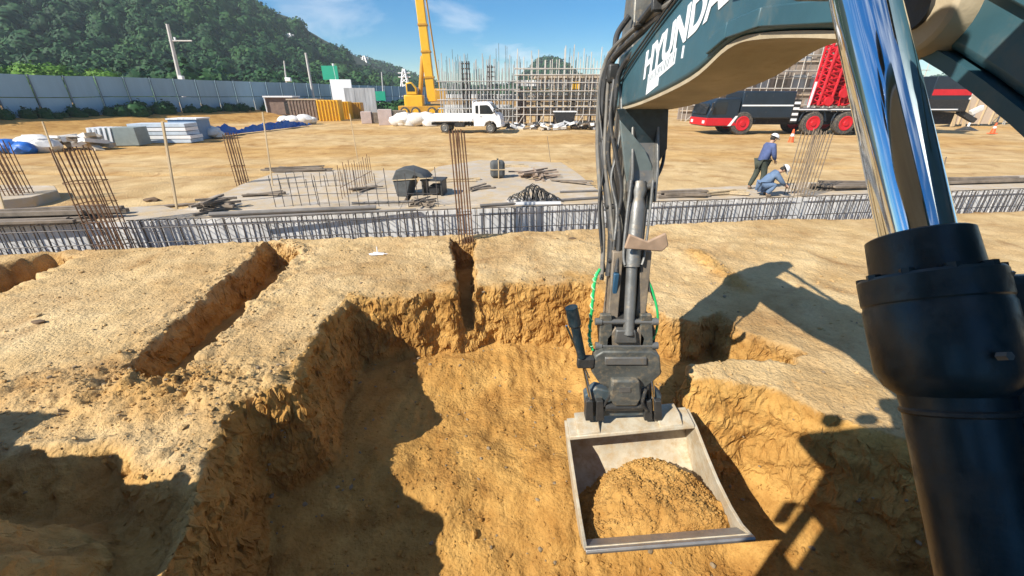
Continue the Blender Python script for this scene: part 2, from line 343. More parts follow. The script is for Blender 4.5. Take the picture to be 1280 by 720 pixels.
def soil_mat(name):
    m = bpy.data.materials.new(name); m.use_nodes = True; n = m.node_tree.nodes; l = m.node_tree.links; b = n['Principled BSDF']
    b.inputs['Roughness'].default_value = 0.95; b.inputs['Specular IOR Level'].default_value = 0.15
    t = n.new('ShaderNodeTexCoord'); at_ = n.new('ShaderNodeAttribute'); at_.attribute_name = 'dug'
    def nz(s, d=6, r=.6, dist=0):
        q = n.new('ShaderNodeTexNoise'); q.inputs['Scale'].default_value = s; q.inputs['Detail'].default_value = d; q.inputs['Roughness'].default_value = r
        q.inputs['Distortion'].default_value = dist; l.new(t.outputs['Object'], q.inputs['Vector']); return q.outputs[0]
    def ramp(src, a, b_, ca, cb):
        q = n.new('ShaderNodeValToRGB'); q.color_ramp.elements[0].position = a; q.color_ramp.elements[1].position = b_
        q.color_ramp.elements[0].color = (*ca, 1); q.color_ramp.elements[1].color = (*cb, 1); l.new(src, q.inputs[0]); return q.outputs[0]
    def mixc(f, a, b_, mode='MIX'):
        q = n.new('ShaderNodeMix'); q.data_type = 'RGBA'; q.blend_type = mode
        if isinstance(f, float): q.inputs[0].default_value = f
        else: l.new(f, q.inputs[0])
        l.new(a, q.inputs[6]); l.new(b_, q.inputs[7]); return q.outputs[2]
    pale = ramp(nz(1.3), .32, .68, (.63, .445, .215), (.79, .60, .33))
    dug = ramp(nz(2.2, 8, .65, .5), .28, .72, (.47, .25, .065), (.73, .455, .15))
    base = mixc(at_.outputs['Fac'], pale, dug)
    sm = n.new('ShaderNodeMapping'); sm.inputs['Scale'].default_value = (.7, .7, 7); l.new(t.outputs['Object'], sm.inputs[0]); sq = n.new('ShaderNodeTexNoise'); sq.inputs['Scale'].default_value = 1.0; sq.inputs['Detail'].default_value = 5; l.new(sm.outputs[0], sq.inputs['Vector'])
    base = mixc(.7, base, ramp(sq.outputs[0], .35, .62, (.74, .66, .58), (1, 1, 1)), 'MULTIPLY')
    damp = nz(.9, 6, .62, .8); base = mixc(.8, base, ramp(damp, .52, .70, (1, 1, 1), (.62, .52, .44)), 'MULTIPLY')
    fine = ramp(nz(26, 8, .7), .3, .7, (.70, .68, .65), (1, 1, 1)); base = mixc(.75, base, fine, 'MULTIPLY')
    big = ramp(nz(.33, 5, .6), .3, .7, (.80, .76, .70), (1, 1, 1)); base = mixc(.8, base, big, 'MULTIPLY')
    l.new(base, b.inputs['Base Color'])
    v = n.new('ShaderNodeTexVoronoi'); v.inputs['Scale'].default_value = 19; l.new(t.outputs['Object'], v.inputs['Vector'])
    ad = n.new('ShaderNodeMath'); ad.operation = 'MULTIPLY_ADD'; ad.inputs[1].default_value = -.35; l.new(v.outputs[0], ad.inputs[0]); l.new(nz(30, 5, .6), ad.inputs[2])
    ad2 = n.new('ShaderNodeMath'); ad2.operation = 'MULTIPLY_ADD'; ad2.inputs[1].default_value = .75; l.new(nz(9, 6, .65), ad2.inputs[0]); l.new(ad.outputs[0], ad2.inputs[2])
    bn = n.new('ShaderNodeBump'); bn.inputs['Strength'].default_value = .8; bn.inputs['Distance'].default_value = .035; l.new(ad2.outputs[0], bn.inputs['Height']); l.new(bn.outputs[0], b.inputs['Normal'])
    return m
M_soil = soil_mat('sandy_soil')
gr = fastmesh('ground', co, fa, 4, [M_soil]); tag(gr, kind='structure')
a_ = gr.data.attributes.new('dug', 'FLOAT', 'POINT'); a_.data.foreach_set('value', DUG.reshape(-1).astype(np.float32))

# cut the long edges of the steep faces finer, then tear them with noise that has the same grain in every direction
bm = bmesh.new(); bm.from_mesh(gr.data)
for lim, cuts in ((.13, 3), (.07, 1)):
    es = []
    for e in bm.edges:
        a, b = e.verts[0].co, e.verts[1].co
        if abs(a.z - b.z) > .045 and -9 < a.x < 6 and .9 < a.y < 10 and (a - b).length > lim: es.append(e)
    if es: bmesh.ops.subdivide_edges(bm, edges=es, cuts=cuts, use_grid_fill=True)
bm.normal_update(); nv = len(bm.verts); P_ = np.array([v.co[:] for v in bm.verts]); NZ_ = np.array([v.normal.z for v in bm.verts])
wt = np.where((np.abs(P_[:, 0]) < 9) & (P_[:, 1] < 10.4) & (P_[:, 1] > .9), np.clip((1 - NZ_) * 1.8, 0, 1), 0)
for k, (sd1, amp) in enumerate(((101, .085), (111, .085), (121, .05))):
    P_[:, k] += wt * amp * (fbm(P_[:, 0], P_[:, 1], P_[:, 2] * 1.15, sc=.26, oc=5, g=.72, seed=sd1))
for v, c_ in zip(bm.verts, P_): v.co = c_
for f in bm.faces:
    if abs(f.normal.z) < .45 and f.calc_center_median().y < 10: f.smooth = False
bm.to_mesh(gr.data); bm.free(); gr.data.update(); print('ground verts', nv)

# loose crumbs of soil lying about: nobody could count them
def ico_template(sub=1):
    bm = bmesh.new(); bmesh.ops.create_icosphere(bm, subdivisions=sub, radius=1); v = np.array([q.co[:] for q in bm.verts]); f = np.array([[w.index for w in g.verts] for g in bm.faces]); bm.free(); return v, f
def scatter_mesh(name, pos, size, sub, mats, squash=.7, jit=.28, seed=0, attr=None):
    rng = np.random.default_rng(seed); v, f = ico_template(sub); n = len(pos)
    a = rng.uniform(0, 6.28, n); ca, sa = np.cos(a), np.sin(a)
    V = v[None] * (1 + rng.uniform(-jit, jit, (n, len(v), 1))) * rng.uniform(.6, 1.25, (n, 1, 3)); V[..., 2] *= squash
    x = V[..., 0] * ca[:, None] - V[..., 1] * sa[:, None]; y = V[..., 0] * sa[:, None] + V[..., 1] * ca[:, None]
    V = np.stack([x, y, V[..., 2]], -1) * size[:, None, None] + pos[:, None, :]
    Fc = (f[None] + (np.arange(n) * len(v))[:, None, None]).reshape(-1, 3)
    o = fastmesh(name, V.reshape(-1, 3), Fc, 3, mats, smooth=False)
    if attr is not None:
        q = o.data.attributes.new('dug', 'FLOAT', 'POINT'); q.data.foreach_set('value', np.repeat(attr, len(v)).astype(np.float32))
    return o
rng = np.random.default_rng(4)
px_ = rng.uniform(-8, 6.5, 110000); py_ = rng.uniform(1.4, 9.5, 110000); pz, pd, pp, _ = ground(px_, py_)
w_ = .045 + .9 * np.exp(-(np.maximum(pp, 0) / .35) ** 2) * (pp > -.05) * .35 + .30 * (pp < -.45) * sst(3.6, 2.4, py_) + .12 * (pp < -.3) \
   + .9 * np.exp(-(((px_ + 3.6) / 1.7) ** 2 + ((py_ - 3.6) / .5) ** 2)) + .5 * np.exp(-((sdf(px_, py_, TR_A) - .1) / .12) ** 2) + .35 * np.exp(-(sdf(px_, py_, HOL) / .2) ** 2)
k_ = (rng.uniform(0, 1, 110000) < w_ * .6) & (py_ < BEAM(px_) - .1)
px_, py_, pz, pd = px_[k_], py_[k_], pz[k_], pd[k_]
sz = .008 + .026 * rng.power(.45, len(px_)) ** 1.6 * rng.uniform(.3, 1.1, len(px_)); sz = np.where(rng.uniform(0, 1, len(px_)) < .02, sz * 1.8, sz)
crumbs = scatter_mesh('soil_crumbs', np.stack([px_, py_, pz + sz * .2], -1), sz, 1, [M_soil], seed=5, attr=np.clip(pd + .1, 0, 1)); tag(crumbs, kind='stuff')

r3 = np.random.default_rng(31); sx = r3.uniform(-6, 5, 6000); sy = r3.uniform(1.6, 7.5, 6000); sz_, sdg, spp, _ = ground(sx, sy)
ks = r3.uniform(0, 1, 6000) < np.where(spp < 0, .09, .02) + .25 * np.exp(-(((sx + 3.6) / 1.7) ** 2 + ((sy - 3.6) / .5) ** 2)); ns = int(ks.sum())
stn = scatter_mesh('small_stones', np.stack([sx, sy, sz_ + .004], -1)[ks], r3.uniform(.012, .034, ns) * r3.uniform(.5, 1.1, ns), 1, [mat('grey_brown_stone', (.24, .18, .11), .9, 0, .35, 12)], seed=32); tag(stn, kind='stuff')

# ================================================================== THE EXCAVATOR the camera sits in
EX = thing('excavator', 'dark teal excavator reaching over the pit with boom, arm, chrome cylinder and pale bucket', 'excavator')
BX0, BX1 = 1.0, 1.45
bot = [(4.40, 2.79), (3.57, 2.865), (2.65, 3.00), (2.24, 3.125), (1.96, 3.135), (1.49, 3.085), (1.155, 3.02), (0.70, 2.765), (0.40, 2.47), (-0.10, 1.76), (-0.32, 1.45)]
bot = [(q.x, q.y) for q in catmull([(a, b, 0) for a, b in bot], 5)]
top = [(-0.50, 1.62), (-0.35, 2.15), (0.15, 3.05), (0.65, 3.62), (1.2, 3.84), (1.7, 3.82), (2.2, 3.68), (3.11, 3.44), (3.9, 3.29), (4.36, 3.24), (4.52, 3.12), (4.56, 2.94), (4.50, 2.83)]
boom = MB().prism(bot + top, BX0, BX1).build('boom', M_paint, EX, bevel=0.022, seg=3)
pl = MB()                                           # the belly plate stands a little proud of both side plates
bp = bot[:31]
for i in range(len(bp) - 1):
    (y0, z0), (y1, z1) = bp[i], bp[i + 1]
    pl.prism([(y0, z0 - .004), (y1, z1 - .004), (y1, z1 - .026), (y0, z0 - .026)], BX0 + .012, BX1 - .012)
pl.build('belly_plate', M_belly, boom)
pl = MB(); bp = bot[30:]
for i in range(len(bp) - 1):
    (y0, z0), (y1, z1) = bp[i], bp[i + 1]
    pl.prism([(y0, z0 - .004), (y1, z1 - .004), (y1 + .01, z1 - .03), (y0 + .01, z0 - .03)], BX0 - .012, BX1 + .012)
pl.build('lower_flange', M_paint, boom)
# side doubler with the lighter curved rim the knee of the boom shows
def band(points, w, x0, x1):
    m = MB()
    for i in range(len(points) - 1):
        (y0, z0), (y1, z1) = points[i], points[i + 1]
        m.prism([(y0, z0), (y1, z1), (y1, z1 + w), (y0, z0 + w)], x0, x1)
    return m
band([(2.42, 3.09), (2.24, 3.14), (1.96, 3.15), (1.49, 3.10), (1.2, 3.06)], .07, BX0 - .016, BX0 + .002).build('knee_rim', M_paint, boom, bevel=.006)
MB().prism([(2.25, 3.30), (1.3, 3.24), (.95, 3.05), (.7, 3.0), (.8, 3.4), (1.3, 3.62), (1.9, 3.55), (2.2, 3.45)], BX0 - .018, BX0 + .002).build('doubler_plate', M_paint, boom, bevel=.006)
MB().lathe((BX0 - .05, 1.16, 3.085), (BX0 + .35, 1.16, 3.085), [(0, .035), (0, .095), (.12, .105), (1, .105), (1, .02)]).build('cross_tube_boss', M_belly, boom, bevel=.008)
MB().lathe((BX0 - .06, 1.16, 3.085), (BX0 - .04, 1.16, 3.085), [(0, .02), (0, .045), (1, .045), (1, .02)], n=16).build('pin_head', M_dksteel, boom)
# work lamp under the side of the boom and grease lines
lp = MB().lathe((.905, 2.33, 3.545), (.965, 2.33, 3.53), [(0, .05), (0, .085), (.6, .10), (1, .10), (1, .03)], n=24).box((.985, 2.33, 3.53), (.05, .07, .05)).build('work_lamp', M_dksteel, EX)
for nm, pts, r in (('grease_line', [(.985, 4.2, 3.02), (.985, 3.6, 3.24), (.98, 2.9, 3.44), (.98, 2.2, 3.60), (.98, 1.4, 3.72)], .008),
                   ('grease_line', [(.985, 4.25, 3.08), (.985, 3.6, 3.275), (.98, 2.9, 3.47), (.98, 2.2, 3.63)], .008)):
    MB().path(pts, r, 6).build(nm, M_dksteel, boom)
# lettering on the boom's flank
def lettering(txt, name, p0, u, v, length, height, m, parent, bold=.034, ext=.0015):
    cu = bpy.data.curves.new(name, 'FONT'); cu.body = txt; cu.offset = bold; cu.extrude = .01
    o = bpy.data.objects.new(name, cu); C.objects.link(o); me = bpy.data.meshes.new_from_object(o.evaluated_get(bpy.context.evaluated_depsgraph_get()))
    bpy.data.objects.remove(o); u = Vector(u).normalized(); v = Vector(v).normalized(); w = u.cross(v)
    c = np.empty(len(me.vertices) * 3); me.vertices.foreach_get('co', c); c = c.reshape(-1, 3); a, b = c.min(0), c.max(0)
    c = (c - a) / (b - a); q = np.array(p0)[None] + c[:, :1] * np.array(u)[None] * length + c[:, 1:2] * np.array(v)[None] * height + (c[:, 2:3] - .5) * np.array(w)[None] * ext * 2
    me.vertices.foreach_set('co', q.ravel()); me.materials.clear(); me.materials.append(m); me.update()
    o = bpy.data.objects.new(name, me); C.objects.link(o); o.parent = parent; return o
lettering('HYUNDAI', 'maker_lettering', (.9975, 3.53, 3.005), (0, -1, .235), (0, .02, 1), 1.27, .19, M_decal, boom)
dc = MB()
def slab2(y0, y1, z0a, z1a, h): return dc.prism([(y0, z0a), (y1, z1a), (y1, z1a + h), (y0, z0a + h)], .9975, 1.0)
slab2(3.42, 2.90, 2.955, 3.078, .085); slab2(3.42, 3.17, 2.905, 2.964, .05)
dc.build('sticker_strip', M_decal, boom, smooth=0)
dk = MB(); random.seed(3)
for i in range(17):
    y = 3.40 - i * .030; z = 2.963 + (3.42 - y) * .2365
    dk.box((.997, y, z + .036), (.002, random.choice((.004, .006, .009)), random.choice((.035, .055, .05))), rx=random.uniform(-.25, .25))
dk.build('sticker_marks', M_paint, boom, smooth=0)
MB().prism([(2.80, 3.10), (2.775, 3.10), (2.775, 3.165), (2.80, 3.165)], .9975, 1.0).build('small_sticker', M_decal, boom, smooth=0)
# arm cylinder and pipes along the boom's back
MB().lathe((1.22, 1.3, 4.02), (1.22, 2.95, 3.76), [(0, .04), (0, .075), (.95, .075), (.95, .09), (1, .09), (1, .03)]).build('arm_cylinder', M_cyl, EX, bevel=.006)
MB().tube((1.22, 2.9, 3.765), (1.22, 4.55, 3.80), .035, n=16).build('arm_cylinder_rod', M_chrome, EX)
MB().box((1.22, 1.35, 3.93), (.12, .25, .28)).build('cylinder_bracket', M_paint, boom, bevel=.02)
for i, (x, r) in enumerate(((1.03, .032), (1.10, .025), (.975, .028), (1.34, .03), (1.41, .025))):
    y0 = 4.0 + .05 * i
    MB().path([(x, .6, 3.74 + .01 * i), (x, 1.2, 3.93), (x, 1.7, 3.93), (x, 2.3, 3.77), (x, 3.1, 3.53), (x, y0 - .3, 3.39)], r, 10).build('boom_pipe', M_dksteel, boom)
    for yy, zz in ((1.65, 3.9), (2.5, 3.68), (3.3, 3.46)):
        if i % 2 == 0: MB().box((x, yy, zz), (.09, .04, .10), rx=-.25).build('pipe_clamp', M_dksteel, boom, bevel=.006)
# ---- arm
AX0, AX1 = 1.09, 1.35
arm_out = [(4.50, 3.95), (4.66, 3.98), (4.78, 3.85), (4.84, 3.1), (4.66, 2.35), (4.28, 1.35), (3.98, .66), (3.86, .60), (3.74, .66),
           (3.76, .95), (3.90, 1.55), (4.10, 2.25), (4.22, 2.62), (4.28, 2.95), (4.36, 3.3)]
arm = MB().prism(arm_out, AX0, AX1).build('arm', M_steel, EX, bevel=.015)
MB().lathe((.955, 4.44, 2.97), (1.495, 4.44, 2.97), [(0, .03), (0, .085), (.05, .085), (.05, .06), (.95, .06), (.95, .085), (1, .085), (1, .03)], n=24).build('boom_nose_pin', M_ltsteel, EX)
MB().prism([(4.26, 2.80), (4.0, 2.15), (3.94, 2.15), (4.16, 2.80)], AX0 + .02, AX1 - .02).build('tapered_gusset', M_ltsteel, arm, bevel=.01)
fk = lambda pts, Y: [(atY(a, b, Y).x, atY(a, b, Y).z) for a, b in pts]
MB().prism(fk([(772, 136), (836, 134), (834, 186), (822, 206), (806, 204), (776, 152)], 4.06), 4.06, 4.10, 'y').build('nose_shade_plate', M_cyl, EX, bevel=.006)  # near-black plate stands in for the shade inside the boom nose
MB().prism(fk([(775, 150), (806, 186), (815, 206), (818, 236), (812, 262), (790, 262), (783, 225), (779, 190)], 3.98), 3.98, 4.03, 'y').build('clevis_plate', mat('grey_teal_steel', (.16, .20, .20), .5, .2, .25, 5, dust=.25), EX, bevel=.008)
for s in (-1, 1):
    MB().prism([(4.26, 2.78), (3.98, 1.98), (3.86, 2.0), (3.90, 2.28), (4.12, 2.78)], 1.22 + s * .115 - .012, 1.22 + s * .115 + .012).build('cylinder_lug', M_ltsteel, arm, bevel=.006)
cylp = [Vector((1.20, 3.93, 2.13)), Vector((1.20, 3.69, 1.42))]
d_ = (cylp[1] - cylp[0])
MB().lathe((1.08, 3.93, 2.13), (1.33, 3.93, 2.13), [(0, .02), (0, .05), (.12, .05), (.12, .032), (.88, .032), (.88, .05), (1, .05), (1, .02)], n=20).build('cylinder_pin', M_ltsteel, EX)
MB().lathe(cylp[0], cylp[1], [(-.06, .03), (-.06, .06), (.06, .075), (.14, .055), (.22, .068), (.3, .075), (1, .075), (1, .03)], n=28).build('bucket_cylinder', M_ltsteel, EX)
MB().tube(cylp[1], cylp[1] + d_.normalized() * .66, .052, n=20).build('bucket_cylinder_rod', M_ltsteel, EX)
for s in (-1, 1):                                   # thin steel pipes beside the cylinder
    MB().path([(1.20 + s * .10, 3.88, 2.2), (1.20 + s * .105, 3.80, 1.9), (1.20 + s * .10, 3.70, 1.55), (1.20 + s * .08, 3.66, 1.45)], .013, 8).build('cylinder_pipe', M_ltsteel, EX)
MB().prism([(1.07, 1.63), (1.42, 1.60), (1.47, 1.66), (1.42, 1.78), (1.27, 1.70), (1.09, 1.77)], 3.60, 3.635, 'y').build('splash_guard', M_rustplate, EX, bevel=.012)
MB().box((1.20, 3.70, 1.66), (.10, .18, .05)).build('guard_bracket', M_dksteel, arm)
for s in (-1, 1):                                   # lower yoke: two rails joined at the foot, the rod shows between them
    MB().prism([(3.84, 1.56), (3.72, 1.56), (3.53, .72), (3.51, .60), (3.76, .56), (3.80, .75)], 1.19 + s * .135 - .05, 1.19 + s * .135 + .05).build('yoke_rail', mat('brown_steel', (.20, .165, .125), .6, .2, .35, 6, dust=.4), EX, bevel=.01)
MB().prism([(1.0, .52), (1.37, .52), (1.38, .74), (1.30, .86), (1.24, .74), (1.14, .74), (1.08, .86), (1.0, .74)], 3.50, 3.62, 'y').build('yoke_foot', MATS['brown_steel'], EX, bevel=.012)
# ---- hitch (tilting quick coupler): each plate stands upright in its own plane, stacked down to the bucket's back
M_cast = mat('grey_green_casting', (.105, .11, .10), .5, .25, .35, 6, dust=.4, bump=.2, bs=30)
MB().prism(fk([(753, 396), (812, 394), (818, 412), (816, 440), (806, 446), (760, 446), (750, 438), (748, 410)], 3.60), 3.54, 3.70, 'y').build('linkage_block', M_dksteel, EX, bevel=.014)
for px in (757, 807):
    MB().prism(fk([(px - 7, 392), (px + 7, 392), (px + 9, 440), (px + 5, 452), (px - 5, 452), (px - 9, 440)], 3.53), 3.50, 3.55, 'y').build('link_cheek', M_cast, EX, bevel=.01)
for zz in (402, 432):
    a_, b_ = atY(744, zz, 3.52), atY(822, zz, 3.52); MB().lathe(a_, b_, [(0, .02), (0, .036), (.1, .036), (.1, .026), (.9, .026), (.9, .036), (1, .036), (1, .02)], n=18).build('link_pin', M_ltsteel, EX)
MB().prism(fk([(770, 412), (794, 412), (796, 428), (768, 428)], 3.48), 3.46, 3.54, 'y').build('rod_clevis', M_ltsteel, EX, bevel=.012)
HI = MB().prism(fk([(742, 440), (752, 434), (812, 434), (822, 440), (824, 462), (806, 478), (790, 482), (764, 482), (748, 474), (738, 460)], 3.50), 3.42, 3.56, 'y').build('hitch_head', M_cast, EX, bevel=.016)
MB().prism(fk([(756, 446), (808, 446), (808, 455), (756, 455)], 3.42), 3.40, 3.43, 'y').build('hitch_bar', M_ltsteel, HI, bevel=.008)
MB().prism(fk([(763, 470), (797, 470), (800, 492), (794, 502), (766, 502), (760, 492)], 3.44), 3.36, 3.50, 'y').build('tilt_hub', M_cast, EX, bevel=.022)
MB().prism(fk([(774, 484), (788, 484), (788, 490), (774, 490)], 3.36), 3.352, 3.36, 'y').build('hub_plate', M_ltsteel, EX)
MB().prism(fk([(730, 492), (744, 482), (760, 486), (768, 498), (794, 498), (802, 486), (816, 482), (826, 492), (824, 516), (732, 518)], 3.48), 3.44, 3.56, 'y').build('tilt_cradle', mat('dark_blue_steel', (.08, .11, .125), .5, .2, .3, 6, dust=.35), EX, bevel=.014)
a_, b_ = atY(756, 508, 3.42), atY(802, 507, 3.42); MB().lathe(a_, b_, [(0, .02), (0, .048), (1, .048), (1, .02)], n=24).build('cradle_tube', M_dksteel, EX)
for px in (736, 749, 809, 821):
    MB().prism(fk([(px - 4, 498), (px + 4, 498), (px + 5, 522), (px - 5, 522)], 3.43), 3.38, 3.50, 'y').build('mounting_ear', M_dksteel, EX, bevel=.006)
# tilt cylinders either side
for (a, b, big) in ((tuple(atY(714, 384, 3.46)), tuple(atY(738, 498, 3.42)), 1), (tuple(atY(812, 440, 3.46)), tuple(atY(817, 512, 3.42)), 0)):
    a, b = Vector(a), Vector(b)
    if big:
        c = MB().lathe(a, a + (b - a) * .52, [(0, .03), (0, .060), (.34, .060), (.37, .045), (1, .042), (1, .01)], n=20).build('tilt_cylinder', M_cyl, EX)
        MB().tube(a + (b - a) * .5 + Vector((.0, 0, 0)), b, .019, n=12).build('tilt_rod', M_chrome, c)
        MB().tube(a + Vector((-.035, 0, -.2)), b + Vector((-.035, 0, .26)), .012, n=10).build('tilt_guard_rod', M_chrome, c)
        MB().box(atY(732, 452, 3.45), (.17, .08, .12)).build('cylinder_clamp', M_dksteel, c, bevel=.015)
    else:
        c = MB().tube(a, b, .022, n=12).build('tilt_rod', M_chrome, EX); MB().tube(a + Vector((-.04, 0, 0)), b + Vector((-.04, 0, 0)), .014, n=10).build('guard_rod', M_dksteel, c)
MB().path([(.95, 3.4, -.02), (1.0, 3.38, .14), (1.06, 3.40, .2)], .014, 8).build('hitch_hose', M_hose, EX)
MB().path([(1.36, 3.4, .2), (1.33, 3.36, .06), (1.40, 3.38, -.06)], .018, 8).build('hitch_hose', M_hose, EX)
for o in [o for o in C.objects if o.name.split('.')[0] in ('arm', 'bucket_cylinder', 'bucket_cylinder_rod', 'cylinder_pipe', 'splash_guard', 'guard_bracket', 'yoke_rail', 'yoke_foot')]:
    for v in o.data.vertices: v.co.x -= .07 * min(1, max(0, (2.3 - v.co.z) / 1.1))     # the arm hangs a little out of plumb
# ---- bucket
inn = [(3.50, -.20), (3.53, -.36), (3.52, -.52), (3.46, -.66), (3.35, -.78), (3.20, -.86), (3.02, -.90), (2.82, -.88), (2.62, -.80), (2.42, -.66), (2.24, -.48), (2.12, -.36)]
outr = [(3.535, -.19), (3.57, -.36), (3.56, -.53), (3.495, -.685), (3.38, -.81), (3.215, -.895), (3.02, -.936), (2.81, -.916), (2.60, -.833), (2.395, -.69), (2.215, -.505), (2.09, -.375)]
BK = MB().prism(inn + outr[::-1], .60, 1.92).build('bucket', M_bucket, EX, smooth=50)
side = [(3.535, -.18), (3.28, -.225), (3.0, -.33), (2.72, -.41), (2.45, -.44), (2.25, -.42), (2.07, -.345)] + outr[::-1][1:-1]
for x in (.585, 1.905): MB().prism(side, x, x + .03).build('side_plate', M_bucket, BK, bevel=.004)
MB().prism([(3.55, -.165), (3.56, -.20), (3.30, -.26), (3.27, -.235), (3.28, -.20)], .615, 1.905).build('top_flange', M_bucket, BK, bevel=.008)
for x in (.70, 1.55): MB().prism([(3.58, -.12), (3.58, -.19), (3.29, -.215), (3.29, -.19), (3.40, -.12)], x, x + .24).build('adapter_pad', M_bucket, BK, bevel=.01)
MB().prism([(2.30, -.505), (2.06, -.325), (2.045, -.34), (2.05, -.365), (2.26, -.545)], .595, 1.925).build('cutting_edge', mat('scoured_edge_steel', (.30, .29, .28), .4, .5, .2, 6, dust=.25), BK, bevel=.004)
# the load of soil: a heap lying in the bucket
ux = np.linspace(.618, 1.902, 110); uy = np.linspace(2.16, 3.44, 110); UX, UY = np.meshgrid(ux, uy)
fl = np.interp(UY, [p[0] for p in inn[::-1] if p[0] < 3.53], [p[1] for p in inn[::-1] if p[0] < 3.53])
hp = -.90 + .50 * np.exp(-(((UX - 1.30) / np.clip(.40 + .55 * (3.30 - UY), .34, .95)) ** 2) ** 1.3 - (np.abs(UY - 2.80) / .60) ** 4 * 1.0) * (1 + .12 * (UX - 1.25)) + .05 * fbm(UX, UY, sc=.16, oc=4, g=.62, seed=200) - .10 * sst(2.9, 3.4, UY)
hp = np.where(UY < 2.21, hp - 1.2 * (2.21 - UY), hp); HZ = np.maximum(hp, fl - .05)
idb = np.arange(110 * 110).reshape(110, 110)
fb = np.stack([idb[:-1, :-1], idb[:-1, 1:], idb[1:, 1:], idb[1:, :-1]], -1).reshape(-1, 4)
heap = fastmesh('soil_heap', np.stack([UX, UY, HZ], -1).reshape(-1, 3), fb, 4, [M_soil]); tag(heap, 'heap of crumbly orange soil lying in the raised bucket', 'soil')
q = heap.data.attributes.new('dug', 'FLOAT', 'POINT'); q.data.foreach_set('value', np.full(110 * 110, 1.0, np.float32))
rr = np.random.default_rng(12); bx = rr.uniform(.66, 1.86, 2600); by = rr.uniform(2.3, 3.3, 2600)
bi = np.clip(((by - 2.16) / 1.28 * 109).astype(int), 0, 109); bj = np.clip(((bx - .618) / 1.284 * 109).astype(int), 0, 109); bz = HZ[bi, bj]; kk = (bz > fl[bi, bj] + .01) | (rr.uniform(0, 1, 2600) < .22)
cl = scatter_mesh('clods', np.stack([bx, by, bz + .004], -1)[kk], (rr.uniform(.006, .022, 2600) * rr.uniform(.5, 1, 2600))[kk], 1, [M_soil], seed=13, attr=np.full(kk.sum(), .95)); cl.parent = heap; tag(cl, kind='stuff')
def swing(objs):
    m = Matrix.Translation((1.242, 3.523, -.289)) @ Matrix.Rotation(R(-7.1), 4, 'Y') @ Matrix.Rotation(R(-2.7), 4, 'X') @ Matrix.Diagonal((1.005, .943, 1, 1)) @ Matrix.Translation((-1.25, -3.5, .2))
    for o in objs: o.data.transform(m)
swing([BK] + list(BK.children) + [heap, cl])
# ---- lift cylinder
A = Vector((.760, .75, 2.662)); ud = Vector((.040, -.576, -.817)); L0 = 1.2; B = A + ud * L0
t = lambda s: s / L0
LC = MB().lathe(A, B, [(t(.002), .06), (0, .072), (t(.003), .077), (t(.075), .080), (t(.077), .098), (t(.082), .101), (t(.125), .101), (t(.128), .099), (t(.132), .099), (t(.136), .101), (t(.25), .100), (t(.275), .090), (t(.29), .074), (t(.31), .072), (1, .072), (1, .02)], n=64).build('lift_cylinder', M_cyl, EX, smooth=28)
MB().lathe(A - ud * .60, A + ud * .05, [(0, .03), (0, .0555), (1, .0555), (1, .02)], n=64).build('lift_cylinder_rod', M_chrome, LC)
MB().lathe((.655, .41, 3.20), (1.0, .41, 3.20), [(0, .02), (0, .02), (1, .02)], n=8) if 0 else None
eye = A - ud * .66
MB().lathe(eye - Vector((.085, 0, 0)), eye + Vector((.085, 0, 0)), [(0, .04), (0, .105), (1, .105), (1, .04)], n=32).build('rod_eye', M_cyl, LC, bevel=.01)
MB().tube(eye - Vector((.11, 0, 0)), eye + Vector((.30, 0, 0)), .045, n=24).build('rod_pin', M_ltsteel, LC)
for i in range(10):                                 # bolt heads round the gland
    a = R(i * 36 + 9); x_, y_, _ = frame(ud); c0 = A + ud * .071 + (x_ * math.cos(a) + y_ * math.sin(a)) * .090
    MB().tube(c0, c0 + ud * .012, .011, n=6).build('gland_bolt', M_cyl, LC)
MB().box((A + ud * .055)[:] if 0 else tuple(A + ud * .06 + Vector((.055, -.085, .02))), (.012, .006, .012)).build('gland_dot', M_ltsteel, LC)
gx0 = A + ud * .20 + Vector((.155, 0, 0))
MB().beam(A + ud * .085 + Vector((.105, .0, 0)), A + ud * 1.15 + Vector((.115, .0, 0)), .15, .14).build('port_block', M_cyl, LC, bevel=.02)
MB().path([A + ud * .16 + Vector((.06, -.10, 0)), A + ud * .4 + Vector((.07, -.085, 0)), A + ud * 1.1 + Vector((.07, -.085, 0))], .014, 10).build('cylinder_line', M_cyl, LC)
pb = A + ud * .20 + Vector((.115, -.060, .042)); MB().box(pb, (.07, .003, .022), rx=R(-35)).build('port_label', M_decal, LC)
w0 = A + ud * .31
MB().lathe(w0, w0 + ud * .014, [(0, .071), (.3, .0755), (.7, .0755), (1, .071)], n=48).build('weld_seam', M_dksteel, LC)
e0 = A + ud * .19 + Vector((-.02, -.105, .03)); MB().lathe(e0, e0 + Vector((0, -.012, .009)), [(0, .004), (0, .007), (1, .007), (1, .003)], n=6).build('bleed_plug', M_ltsteel, LC)
# ---- hoses down the arm
def hose(nm, pts, r, m=M_hose, par=None): return MB().path(pts, r, 10, 8).build(nm, m, par or EX)
def HQ(*p): return [atY(a, b, y) for a, b, y in p]
hose('hose', HQ((855, 0, 3.0), (820, 25, 3.5), (788, 52, 4.0), (764, 78, 4.3), (754, 115, 4.35), (752, 175, 4.25), (758, 240, 4.05), (764, 300, 3.85), (760, 345, 3.72)), .030)
hose('hose', HQ((845, 0, 3.05), (812, 22, 3.6), (782, 46, 4.1), (760, 72, 4.4), (750, 110, 4.4), (747, 180, 4.3), (751, 250, 4.05), (754, 300, 3.9), (752, 350, 3.75)), .022, M_hose2)
hose('hose', HQ((865, 5, 2.95), (830, 35, 3.5), (796, 62, 3.95), (775, 90, 4.15), (768, 130, 4.15), (760, 190, 4.1), (768, 240, 3.98), (774, 290, 3.82), (770, 340, 3.68)), .024)
